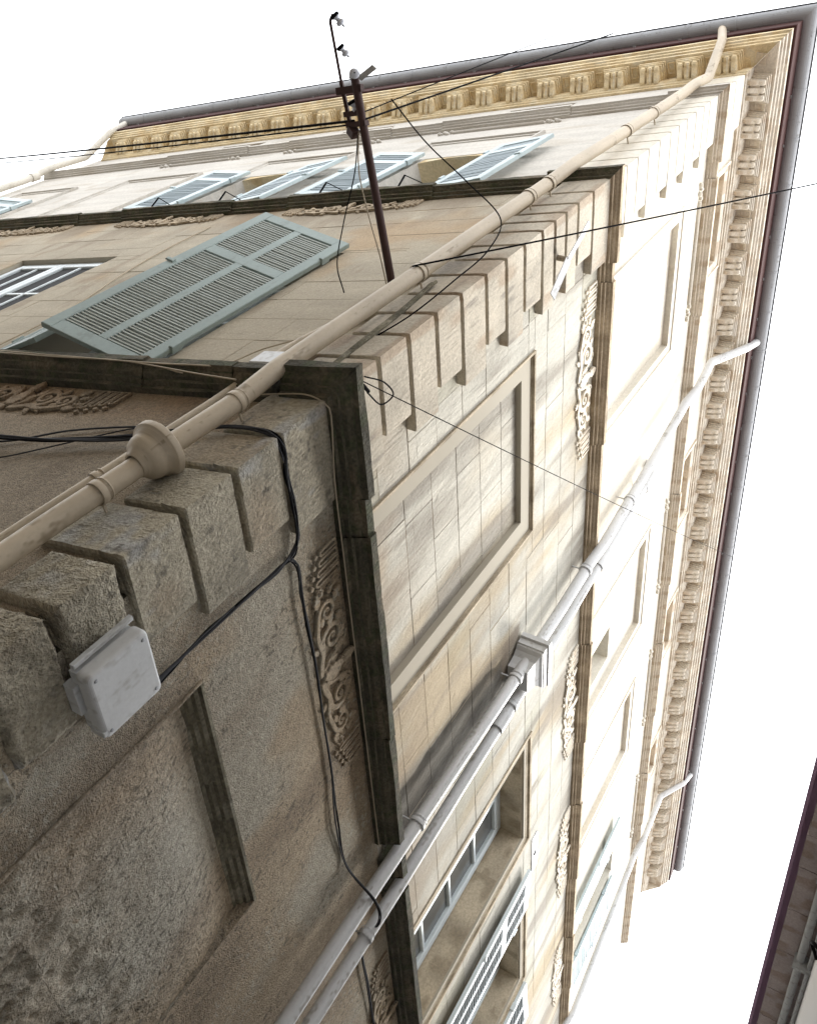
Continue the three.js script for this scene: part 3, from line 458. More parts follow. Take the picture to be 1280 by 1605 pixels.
// --- carved foliage under the string courses
function ornament(Wd, Hd, z) {                            // carved acanthus scrolls between fluted ends; centred on x, hangs from y = 0
  const gs = [], k = Hd / 0.3, V2 = (x, y) => new THREE.Vector2(x, y);
  const ext = (sh, d = 0.014, b = 0.007) => prep(new THREE.ExtrudeGeometry(sh, { depth: d, bevelEnabled: true, bevelSize: b * 0.8, bevelThickness: b, bevelSegments: 2, bevelOffset: -b * 0.4, curveSegments: 8 }));
  const put = (g, x, y, rot, s, up = 0) => { const m = new THREE.Matrix4().makeRotationZ(rot); let q = xf(g, m); q = q.clone().translate(x, y, z + up); gs.push(xf(q, new THREE.Matrix4().makeScale(s, 1, 1))); };
  const acanthus = (len, wid, n = 4) => {                  // lobed leaf pointing up y
    const p = []; for (let i = 0; i <= n * 6; i++) { const t = i / (n * 6), lobe = 0.72 + 0.28 * Math.abs(Math.sin(t * n * Math.PI)); p.push(V2(wid * Math.sin(Math.PI * Math.pow(t, 0.75)) * lobe + 0.002, len * (t + 0.05 * Math.sin(t * n * 2 * Math.PI)))); }
    const q = p.slice(1, -1).reverse().map((v) => V2(-v.x, v.y)); return new THREE.Shape([...p, ...q]);
  };
  const ribbon = (pts, w0, w1) => {                        // tapering band along a curve
    const c = new THREE.SplineCurve(pts.map((v) => V2(...v))), P = c.getPoints(pts.length * 8), a = [], d = [];
    for (let i = 0; i < P.length; i++) { const t = P[Math.min(P.length - 1, i + 1)].clone().sub(P[Math.max(0, i - 1)]).normalize(), w = (w0 + (w1 - w0) * i / (P.length - 1)) / 2; a.push(V2(P[i].x - t.y * w, P[i].y + t.x * w)); d.push(V2(P[i].x + t.y * w, P[i].y - t.x * w)); }
    return new THREE.Shape([...a, ...d.reverse()]);
  };
  const volute = (cx, cy, r, turns, dir, a0) => { const p = []; for (let i = 0; i <= 16; i++) { const t = i / 16, a = a0 + dir * t * turns * 2 * Math.PI, q = r * (1 - 0.86 * t); p.push([cx + Math.cos(a) * q, cy + Math.sin(a) * q]); } return p; };
  const X = (f) => f * Wd * 0.5, big = acanthus(0.115 * k, 0.036 * k, 4), mid = acanthus(0.085 * k, 0.026 * k, 3), small = acanthus(0.06 * k, 0.018 * k, 3);
  for (const s of [-1, 1]) {
    put(ext(ribbon([[X(0.03), -0.275 * k], [X(0.12), -0.262 * k], [X(0.2), -0.24 * k], ...volute(X(0.27), -0.145 * k, 0.088 * k, 1.55, 1, -1.2)], 0.034 * k, 0.008 * k)), 0, 0, 0, s);
    put(ext(ribbon([[X(0.22), -0.245 * k], [X(0.36), -0.265 * k], [X(0.45), -0.25 * k], ...volute(X(0.51), -0.165 * k, 0.07 * k, 1.5, 1, -1.3)], 0.028 * k, 0.007 * k)), 0, 0, 0, s, 0.003);
    put(ext(ribbon([[X(0.05), -0.25 * k], [X(0.1), -0.2 * k], [X(0.13), -0.12 * k], [X(0.17), -0.05 * k], [X(0.22), -0.03 * k]], 0.02 * k, 0.008 * k)), 0, 0, 0, s);
    for (const [g, f, y, r, u] of [[big, 0.06, -0.23, -0.1, 0], [mid, 0.13, -0.14, -0.5, 0.006], [mid, 0.19, -0.08, -1.2, 0.004], [small, 0.38, -0.1, -0.3, 0.004], [mid, 0.39, -0.17, -0.9, 0.006], [small, 0.42, -0.22, -1.3, 0.004], [mid, 0.56, -0.1, -0.5, 0.002], [small, 0.62, -0.13, -1.0, 0], [mid, 0.58, -0.23, -1.5, 0], [small, 0.34, -0.25, -2.3, 0], [small, 0.24, -0.26, -2.6, 0]]) put(ext(g, 0.01, 0.006), X(f), y * k, r, s, u);
    for (let i = 0; i < 6; i++) put(ext(acanthus(0.034 * k, 0.013 * k, 1), 0.012, 0.005), X(0.69), -0.2 * k, i * Math.PI / 3, s);
    put(prep(new THREE.SphereGeometry(0.016 * k, 10, 8)), X(0.69), -0.2 * k, 0, s, 0.018);
    put(prep(new THREE.SphereGeometry(0.014 * k, 10, 8)), X(0.27), -0.145 * k, 0, s, 0.012); put(prep(new THREE.SphereGeometry(0.011 * k, 10, 8)), X(0.51), -0.165 * k, 0, s, 0.012);
    for (let i = 0; i < 4; i++) {                          // fluted tongues: rims round a hollow
      const w = 0.021 * k, l = (0.2 - i * 0.02) * k, rim = new THREE.Shape(), hole = new THREE.Path();
      for (const [q, e] of [[rim, 0], [hole, 0.009 * k]]) { q.moveTo(-w + e, -e); q.lineTo(w - e, -e); q.lineTo(w - e, -l + w); q.absarc(0, -l + w, w - e, 0, Math.PI, true); q.lineTo(-w + e, -e); }
      rim.holes.push(hole); put(ext(rim, 0.014, 0.004), X(0.77) + i * 0.054 * k, -0.02 * k, 0, s);
      put(ext(acanthus(0.03 * k, 0.012 * k, 1), 0.012, 0.005), X(0.77) + i * 0.054 * k, -(0.235 - i * 0.02) * k, Math.PI, s);
    }
  }
  put(ext(acanthus(0.2 * k, 0.05 * k, 5), 0.02, 0.008), 0, -0.27 * k, 0, 1, 0.004); put(ext(big, 0.014, 0.006), 0, -0.1 * k, 0, 1, 0.014);
  return gs;
}
const moved = (gs, x, y) => gs.map((g) => g.clone().scale(1, 0.95, 1).translate(x, y, -W0).scale(1, 1, 0.8).translate(0, 0, W0 + 0.004));
part('carved_foliage', R, moved(ornament(1.56, 0.29, W0), 1.55, H1 - 0.03), M.carve, bld);
part('carved_foliage', R, moved(ornament(1.4, 0.29, W0), 5.2, H1 - 0.03), M.carve, bld);
part('carved_foliage', L, moved(ornament(1.5, 0.3, W0), 2.06, H1 - 0.03), M.ll, bld);
for (const [c, w] of [[1.52, 1.46], [5.31, 1.42], [7.77, 1.4], [10.3, 1.2]]) part('carved_foliage', R, moved(ornament(w, 0.34, W0), c, H2 - 0.03), M.pale, bld);
for (const c of [2.28, 4.53, 6.75]) part('carved_foliage', L, moved(ornament(1.46, 0.24, W0), c, H2 - 0.025), M.tan, bld);
for (const [F, l, m] of [[R, [1.52, 5.31, 7.77, 10.3], M.up], [L, [2.28, 4.53, 6.75], M.upL]]) for (const c of l) part('carved_foliage', F, [box(c - 0.55, c + 0.55, H3 - 0.16, H3 - 0.13, W0, W0 + 0.03, 0.01), ...[-1, 1].flatMap((s) => [0, 1, 2, 3].map((i) => blob(c + s * (0.58 + i * 0.045), H3 - 0.12 - (i % 2) * 0.035, W0 + 0.012, 0.03, 0.022, 0.022, s * i)))], m, bld);

// --- eaves cornice with brackets
const C1 = [[W0, HB - 0.11], [-0.01, HB - 0.11], [-0.006, HB - 0.08], [0.008, HB - 0.074], [0.012, HB - 0.045], [0.026, HB - 0.03], [0.03, HB - 0.005], [0.03, HB + 0.13], [0.23, HB + 0.14]];
const C2 = [[0.15, HB + 0.14], [0.222, HB + 0.14], [0.225, HB + 0.155], [0.238, HB + 0.16], [0.242, HB + 0.19], [0.262, HB + 0.2], [0.266, HB + 0.225], [0.285, HB + 0.235], [0.29, HB + 0.27], [0.315, HB + 0.28], [0.32, HB + 0.315], [0.15, HB + 0.34]];
for (const [F, e, m, sp, first, n] of [[R, 14.1, M.pale, 0.383, 0.055, 36], [L, 10.05, M.ochre, 0.41, 0.1, 24]]) {
  part('cornice_moulding', F, [moulding(C1, 0, e, { mitre: true, step: 0.3, amp: 0.002 })], m, bld);
  part('cornice_moulding', F, [moulding(C2, 0, e, { mitre: true, step: 0.3, amp: 0.003, sd: 5 })], m, bld);
  const flute = new THREE.Shape([[0.02, HB - 0.04], [0.05, HB - 0.04], [0.085, HB - 0.022], [0.12, HB + 0.0], [0.155, HB + 0.008], [0.176, HB + 0.022], [0.18, HB + 0.042], [0.172, HB + 0.06], [0.02, HB + 0.06]].map((p) => new THREE.Vector2(...p)));
  const swap = new THREE.Matrix4().set(0, 0, 1, 0, 0, 1, 0, 0, 1, 0, 0, 0, 0, 0, 0, 1), gs = [];
  for (const k of [-1, 0, 1]) { const g = new THREE.ExtrudeGeometry(flute, { depth: 0.028, bevelEnabled: true, bevelSize: 0.014, bevelThickness: 0.014, bevelSegments: 3, bevelOffset: -0.013 }); g.translate(0, 0, k * 0.077 - 0.014); gs.push(xf(prep(g), swap)); }
  gs.push(box(-0.122, 0.122, HB + 0.055, HB + 0.078, 0.02, 0.187, 0.004), box(-0.134, 0.134, HB + 0.078, HB + 0.104, 0.02, 0.2, 0.005), box(-0.147, 0.147, HB + 0.104, HB + 0.138, 0.02, 0.212, 0.006), box(-0.1, 0.1, HB + 0.01, HB + 0.056, 0.02, 0.13));
  const geo = xf(join(gs), F.M);
  const cof = join([rings(-0.043, 0.043, 0.07, 0.19, [[0, 0], [0.004, -0.012], [0.014, -0.012], [0.018, 0.008], [0.03, 0.008]], true)]);
  const tip = new THREE.Matrix4().set(1, 0, 0, 0, 0, 0, 1, HB + 0.134, 0, 1, 0, 0, 0, 0, 0, 1), cofF = xf(xf(cof, tip), F.M);
  for (let i = 0; i < n; i++) {
    const m1 = mesh('bracket', geo, m, bld); m1.position.copy(F.U).multiplyScalar(first + sp * i + 0.11);
    const m2 = mesh('soffit_panel', cofF, m, bld); m2.position.copy(F.U).multiplyScalar(first + sp * i + 0.11 + sp / 2);
  }
  part('eaves_board', F, [moulding([[0.2, HB + 0.33], [0.335, HB + 0.335], [0.345, HB + 0.345], [0.345, HB + 0.66], [0.2, HB + 0.66]], 0, e, { mitre: true, step: 1 })], M.redBoard, bld);
}
{
  const cc = new THREE.Vector3(-0.12, HB + 0.134, 0.082), g = rings(-0.075, 0.075, -0.075, 0.075, [[0, 0], [0.005, -0.012], [0.016, -0.012], [0.022, 0.01], [0.034, 0.01]], true);
  g.rotateX(Math.PI / 2); g.rotateY(0.1); g.translate(cc.x, cc.y, cc.z); part('soffit_panel', WORLD, [g], M.paleTan, bld);
}
// rafter ends seen between the cornice and the gutter, roof and the far walls that close the house
part('roof', WORLD, [(() => {
  const lo = HB + 0.67, hi = HB + 1.9, e = 0.35, v = [];
  const c0 = new THREE.Vector3(-MITRE * e, lo, e), r1 = at(R, 14.15, lo, e), r2 = at(R, 14.15, hi, -4.5), l1 = at(L, 10.15, lo, e), m0 = new THREE.Vector3(5.8, hi, -4.5), l2 = m0.clone().addScaledVector(L.U, 6.5);
  const q = (...p) => p.map((a) => [a.x, a.y, a.z]); quad(v, ...q(c0, r1, r2, m0)); quad(v, ...q(l1, c0, m0, l2)); quad(v, ...q(m0, r2, at(R, 14.15, hi, -12), l2)); return fromVerts(v);
})()], M.wood, bld);
part('wall', R, [slab(UE - 0.3, UE, 0, HB, -9, -0.41)], M.up, bld); part('wall', L, [slab(SE - 0.3, SE, 0, HB, -9, -0.41)], M.upL, bld);

// --- louvred shutters: hinge at (u, o), leaf runs along (du, do)
function leaf(F, u, o, ang, w, h0, h1, mat, { rails = [0.76], cols = 1, individual = false, dirSign = 1, sp = 0.03, slatMat, label } = {}) {
  const du = Math.cos(ang) * dirSign, dz = Math.sin(ang), X = new THREE.Vector3(du, 0, dz), Z = new THREE.Vector3(-dz * dirSign, 0, Math.abs(du)).normalize();
  if (Z.dot(X) > 0.01) Z.set(-dz, 0, du);
  const m = new THREE.Matrix4().makeBasis(X, Y, Z).setPosition(u, 0, o), hh = h1 - h0, s = 0.075, t = 0.034, gs = [];
  const B = (...a) => xf(prep(box(...a)), m);
  gs.push(B(0, s, h0, h1, -t / 2, t / 2, 0.004), B(w - s, w, h0, h1, -t / 2, t / 2, 0.004));
  const ys = [h0 + 0.05, ...rails.map((r) => h0 + hh * r), h1 - 0.05];
  ys.forEach((y, i) => gs.push(B(s, w - s, y - 0.05, y + 0.05, -t / 2 + 0.002, t / 2 - 0.002, 0.003)));
  const cw = (w - 2 * s) / cols; for (let c = 1; c < cols; c++) gs.push(B(s + c * cw - 0.03, s + c * cw + 0.03, h0 + 0.1, h1 - 0.1, -t / 2 + 0.003, t / 2 - 0.003, 0.003));
  const sh = part('shutter', F, gs, mat, bld, label), slats = [];
  for (let k = 0; k + 1 < ys.length; k++) for (let c = 0; c < cols; c++) {
    const x0 = s + c * cw + (c ? 0.03 : 0), x1 = s + (c + 1) * cw - (c < cols - 1 ? 0.03 : 0);
    for (let y = ys[k] + 0.05 + sp * 0.6; y < ys[k + 1] - 0.05 - sp * 0.4; y += sp) {
      const g = new THREE.BoxGeometry(x1 - x0, sp * 0.34, 0.024); g.rotateX(0.12 + rr(-0.09, 0.09)); g.rotateZ(rr(-0.004, 0.004)); g.translate((x0 + x1) / 2, y + rr(-0.0012, 0.0012), rr(-0.002, 0.002)); const q = xf(prep(g), m);
      if (individual) part('slat', F, [q], slatMat ?? mat, sh); else slats.push(q);
    }
  }
  if (!individual) part('louvre', F, slats, slatMat ?? mat, sh).userData.kind = 'stuff';
  for (const y of [h0 + 0.25, h1 - 0.33]) part('hinge', F, [B(-0.014, 0.014, y, y + 0.08, -0.02, 0.028, 0.004)], mat, sh);
  part('latch', F, [B(w - 0.05, w + 0.012, h0 + hh * 0.5, h0 + hh * 0.5 + 0.03, t / 2, t / 2 + 0.012, 0.003)], mat, sh); return sh;
}
// the big half-open pair on the left facade
leaf(L, 1.48, 0.0, 0.37, 0.74, 4.53, 6.5, M.shutter, { rails: [0.66], cols: 2, individual: true, sp: 0.0265, slatMat: M.slat, label: 'large grey-green louvred shutter swung half open' });
leaf(L, 2.98, 0.0, 0.24, 0.7, 4.53, 6.4, M.shutter, { rails: [0.66], cols: 2, dirSign: -1, sp: 0.03 });
// light blue leaves folded back on the upper windows
for (const [a, b] of [[1.66, 2.52], [4.02, 4.86]]) { leaf(L, a, 0.01, 0.09, 0.55, H2 + 0.12, 9.14, M.sky, { dirSign: -1, slatMat: M.blueSlat, sp: 0.036 }); leaf(L, b, 0.01, 0.09, 0.54, H2 + 0.12, 9.14, M.sky, { slatMat: M.blueSlat, sp: 0.036 }); }
leaf(L, 8.55, -0.01, 0.12, 0.6, H2 + 0.12, 8.9, M.sky, {});
// right facade: leaves of the second window folded back, and the upper far one
leaf(R, 7.25, -0.005, 0.05, 0.66, 4.58, 6.5, M.sash, { dirSign: -1, cols: 2, rails: [0.72], sp: 0.035, slatMat: M.darkSlat }); leaf(R, 8.71, -0.005, 0.05, 0.66, 4.58, 6.5, M.sash, { cols: 2, rails: [0.72], sp: 0.035, slatMat: M.darkSlat });
leaf(R, 9.97, 0.0, 0.06, 0.6, H2 + 0.12, 9.3, M.sky, { dirSign: -1 }); leaf(R, 10.74, 0.0, 0.06, 0.6, H2 + 0.12, 9.3, M.sky, {});

// ================================================================ gutter
{
  const g = thing('roof_gutter', 'grey zinc half-round gutter running round the whole eaves', 'gutter', at(R, -0.5, HB + 0.6, 0.4));
  const gr = 0.094, oc = 0.378, hc = HB + 0.67, prof = [];
  for (let i = 0; i <= 14; i++) { const a = Math.PI * (1 + i / 14); prof.push([oc - Math.cos(a) * -gr, hc + Math.sin(a) * gr]); }
  prof.push([oc + gr + 0.004, hc + 0.012], [oc + gr - 0.006, hc + 0.016]);
  const inner = prof.slice(0, 15).reverse().map(([o, h]) => [oc + (o - oc) * 0.95, hc + (h - hc) * 0.95]);
  for (const [F, e] of [[R, 14.12], [L, 10.2]]) {
    part('gutter_trough', F, [moulding([...prof, ...inner], 0, e, { mitre: true, step: 2 })], M.zinc, g);
    for (let u = 0.25; u < e; u += 0.52) part('gutter_joint', F, [moulding(prof.map(([o, h]) => [oc + (o - oc) * 1.05, hc + (h - hc) * 1.05]), u, u + 0.018, { step: 1 })], M.zinc, g);
    part('gutter_bead', F, [moulding([0, 1, 2, 3, 4, 5, 6].map((i) => [oc + gr + 0.006 + 0.009 * Math.cos(i * Math.PI / 3), hc + 0.01 + 0.009 * Math.sin(i * Math.PI / 3)]), 0, e, { mitre: true, step: 2 })], M.darkZinc, g);
    for (let i = 0; i < Math.floor(e / 0.52); i++) part('gutter_hanger', F, [box(0.3 + i * 0.52, 0.33 + i * 0.52, HB + 0.5, HB + 0.512, 0.3, 0.36)], M.steel, g);
  }
}

// ================================================================ downpipes
const clampAt = (F, t, u, h, o, r, mat) => part('pipe_clamp', F, [lathe([[r + 0.001, -0.014], [r + 0.006, -0.014], [r + 0.006, 0.014], [r + 0.001, 0.014]], new THREE.Vector3(u, h, o)), lathe([[r + 0.001, 0.03], [r + 0.004, 0.03], [r + 0.004, 0.036], [r + 0.001, 0.036]], new THREE.Vector3(u, h, o)), box(u + r, u + r + 0.02, h - 0.012, h + 0.012, o - 0.02, o + 0.004), box(u - 0.005, u + 0.005, h - 0.005, h + 0.005, W0, o - r)], mat, t);
{
  const V = (u, h, o) => new THREE.Vector3(u, h, o);
  const d = thing('downpipe', 'beige downpipe with a bell-shaped hopper running up the left face beside the quoins', 'downpipe', at(L, 0.35, 0.02, 0.07));
  part('pipe', L, [pipeGeo([V(0.4, 0.02, 0.09), V(0.36, 3.2, 0.09), V(0.335, 3.66, 0.09), V(0.3, 4.1, 0.095), V(0.3, 4.4, 0.115), V(0.285, 5.5, 0.115), V(0.28, 7.3, 0.115), V(0.27, 7.75, 0.13), V(0.25, 8.6, 0.12), V(0.22, 10.0, 0.115), V(0.21, 10.36, 0.13), V(0.19, 10.7, 0.115), V(0.27, 11.5, 0.33), V(0.4, 11.97, 0.375)], 0.046, 0.03, 20)], M.beige, d);
  part('hopper', L, [lathe([[0.046, 0], [0.054, 0.0], [0.056, 0.012], [0.063, 0.015], [0.066, 0.026], [0.078, 0.032], [0.093, 0.046], [0.101, 0.066], [0.103, 0.09], [0.111, 0.092], [0.114, 0.108], [0.128, 0.112], [0.131, 0.118], [0.131, 0.143], [0.127, 0.147], [0.05, 0.148]], V(0.338, 3.565, 0.1), V(-0.02, 1, 0))], M.beige, d);
  for (const [u, h, o] of [[0.345, 3.38, 0.09], [0.302, 4.12, 0.095], [0.285, 5.62, 0.115], [0.28, 7.0, 0.115], [0.275, 7.3, 0.115], [0.245, 8.7, 0.12], [0.235, 9.3, 0.118]]) clampAt(L, d, u, h, o, 0.047, M.beige);
  const s = thing('downpipe', 'thin beige pipe climbing close behind the beige downpipe', 'pipe', at(L, 0.6, 0.02, 0));
  part('pipe', L, [pipeGeo([V(0.67, 0.02, 0.02), V(0.63, 3.2, 0.02), V(0.58, 4.3, 0.02), V(0.62, 4.8, 0.02), V(0.52, 5.2, 0.02), V(0.5, 5.8, 0.02), V(0.53, 6.5, 0.02), V(0.5, 6.85, 0.02), V(0.36, 6.98, 0.03)], 0.022, 0.12, 12)], M.beige, s);
  for (const [u, h] of [[0.615, 3.55], [0.52, 5.25], [0.505, 5.72], [0.52, 6.35]]) clampAt(L, s, u, h, 0.02, 0.0225, M.beige);

  const a = thing('downpipe', 'white downpipe with a square hopper head, nearer the corner of the twin pipes', 'downpipe', at(R, 3.4, 0.02, 0.05));
  part('pipe', R, [pipeGeo([V(3.44, 0.02, 0.08), V(3.4, 4.2, 0.08), V(3.4, 4.7, 0.085), V(3.44, 6.2, 0.085), V(3.44, 6.9, 0.085), V(3.4, 7.5, 0.09), V(3.4, 7.8, 0.1), V(3.34, 8.7, 0.09), V(3.17, 10.1, 0.09), V(3.15, 10.4, 0.12), V(3.1, 10.95, 0.1), V(3.18, 11.6, 0.33), V(3.26, 11.97, 0.375)], 0.046, 0.03, 20)], M.white, a);
  const hp = (k0, k1, y0, y1) => { const v = [], Q = (k, y) => [[3.53 - k * 1.25, y, -0.02], [3.53 + k * 1.25, y, -0.02], [3.53 + k * 1.25, y, 0.09 + k * 0.75], [3.53 - k * 1.25, y, 0.09 + k * 0.75]], p = Q(k0, y0), q = Q(k1, y1); for (let i = 0; i < 4; i++) { const j = (i + 1) % 4; quad(v, p[i], p[j], q[j], q[i]); } return fromVerts(v); };
  const steps = [[0.0, 6.14], [0.085, 6.14], [0.088, 6.18], [0.1, 6.24], [0.125, 6.28], [0.15, 6.3], [0.152, 6.31], [0.162, 6.315], [0.164, 6.365], [0.182, 6.37], [0.184, 6.41], [0.0, 6.412]];
  part('hopper', R, steps.slice(1).map((q, i) => hp(steps[i][0], q[0], steps[i][1], q[1])), M.white, a);
  for (const [u, h, o] of [[3.4, 4.65, 0.085], [3.44, 6.06, 0.085], [3.405, 7.4, 0.09], [3.36, 8.45, 0.092]]) clampAt(R, a, u, h, o, 0.051, M.white);
  const b = thing('downpipe', 'white pipe of the twin pipes farther from the corner, ending in an elbow', 'downpipe', at(R, 3.7, 0.02, 0.05));
  part('pipe', R, [pipeGeo([V(3.73, 0.02, 0.08), V(3.735, 4.4, 0.08), V(3.7, 5.4, 0.08), V(3.68, 6.9, 0.08), V(3.6, 7.55, 0.09), V(3.58, 7.85, 0.095), V(3.52, 8.6, 0.08), V(3.5, 9.15, 0.08), V(3.5, 9.3, -0.03)], 0.044, 0.03, 20)], M.white, b);
  part('pipe_coupling', R, [lathe([[0.05, 0], [0.054, 0.0], [0.054, 0.18], [0.05, 0.18]], V(3.685, 5.75, 0.08))], M.white, b); part('pipe_coupling', R, [lathe([[0.048, 0], [0.056, 0], [0.056, 0.1], [0.053, 0.105], [0.053, 0.2], [0.057, 0.205], [0.057, 0.26], [0.048, 0.26]], V(3.59, 7.68, 0.092))], M.white, b);
  for (const [u, h] of [[3.72, 4.02], [3.685, 6.0], [3.52, 8.9]]) clampAt(R, b, u, h, 0.08, 0.048, M.white);

  const c = thing('downpipe', 'slender white downpipe near the far end of the right face', 'downpipe', at(R, 11.5, 0.02, 0.05));
  part('pipe', R, [pipeGeo([V(11.75, 0.02, 0.07), V(11.7, 7.6, 0.07), V(11.68, 7.8, 0.1), V(11.3, 10.1, 0.08), V(11.25, 10.4, 0.12), V(11.25, 11.2, 0.1), V(11.32, 11.65, 0.33), V(11.4, 11.97, 0.375)], 0.042, 0.03, 14)], M.white, c);
  const e = thing('downpipe', 'cream downpipe at the far end of the left face', 'downpipe', at(L, 10.1, 0.02, 0.05));
  part('pipe', L, [pipeGeo([V(10.1, 0.02, 0.06), V(10.08, 7.5, 0.06), V(10.06, 7.75, 0.1), V(10.06, 9.9, 0.07), V(10.06, 10.38, 0.12), V(10.05, 11.0, 0.1), V(10.05, 11.6, 0.33), V(10.05, 11.97, 0.375)], 0.052, 0.03, 14)], M.cream, e);
  part('pipe_coupling', L, [lathe([[0.05, 0], [0.066, 0], [0.066, 0.12], [0.05, 0.12]], V(10.06, 10.0, 0.075)), lathe([[0.05, 0], [0.066, 0], [0.066, 0.12], [0.05, 0.12]], V(10.06, 9.3, 0.075))], M.cream, e);
}

// ================================================================ junction box on the lower quoins
{
  const t = thing('junction_box', 'grey plastic junction box with a loose lid on the lowest quoins', 'junction box', at(R, 0.4, 2.86, 0.03));
  const u0 = 0.225, u1 = 0.53, h0 = 2.83, h1 = 3.1;
  part('box_back', R, [box(u0 + 0.015, u1 - 0.012, h0 + 0.012, h1 - 0.012, 0.02, 0.062, 0.004), box(u0 + 0.07, u1 - 0.1, h0 - 0.012, h0 + 0.1, 0.0, 0.05, 0.003)], M.boxGrey, t);
  const s = new THREE.Shape(), r = 0.03, a = u0, b = u1, c = h0, d = h1;
  s.moveTo(a + r, c); s.lineTo(b - r, c); s.quadraticCurveTo(b, c, b, c + r); s.lineTo(b, d - r); s.quadraticCurveTo(b, d, b - r, d); s.lineTo(a + r, d); s.quadraticCurveTo(a, d, a, d - r); s.lineTo(a, c + r); s.quadraticCurveTo(a, c, a + r, c);
  const g = new THREE.ExtrudeGeometry(s, { depth: 0.03, bevelEnabled: true, bevelSize: 0.014, bevelThickness: 0.02, bevelSegments: 4, bevelOffset: -0.014 }); g.translate(0, 0, 0.078);
  part('box_lid', R, [g], M.boxGrey, t);
  for (const [x, y] of [[u0 + 0.03, h0 + 0.03], [u1 - 0.03, h1 - 0.03], [u0 + 0.03, h1 - 0.03], [u1 - 0.03, h0 + 0.03]]) part('box_screw', R, [lathe([[0.001, 0.003], [0.006, 0.003], [0.008, 0], [0.001, 0]], new THREE.Vector3(x, y, 0.1275), new THREE.Vector3(0, 0, 1), 12)], M.zinc, t);
  part('box_rim', R, [box(u0 - 0.022, u0 - 0.002, h0 + 0.012, h1 + 0.006, 0.036, 0.056, 0.003)], M.boxGrey, t);
  part('box_clip', R, [box(u0 + 0.26, u0 + 0.285, h0 - 0.004, h0 + 0.02, 0.06, 0.128, 0.003)], M.boxGrey, t);
}

// ================================================================ cables along the walls
function cable(name, label, cat, lines, r, mat, group) {          // lines: arrays of [facade, u, h, o]
  const p0 = lines[0][0].isVector3 ? lines[0][0].clone() : at(...lines[0][0]), t = thing(name, label, cat, p0, group);
  lines.forEach((l, i) => part('cable', WORLD, [cableGeo(l.map((q) => q.isVector3 ? q : at(...q)), Array.isArray(r) ? r[i % r.length] : r, Math.max(24, l.length * 10))], Array.isArray(mat) ? mat[i % mat.length] : mat, t)); return t;
}
const sagged = (a, b, d) => Array.from({ length: 13 }, (_, i) => a.clone().lerp(b, i / 12).addScaledVector(Y, -4 * d * (i / 12) * (1 - i / 12)));
const jit = (l, k, s) => l.map(([F, u, h, o], i) => [F, u + k * (noise(i * 1.7 + s * 9, s) - 0.5), h + k * (noise(i * 1.3 + s * 5, s + 40) - 0.5), o + Math.abs(k) * 0.5 * noise(i * 2.1, s + 80)]);
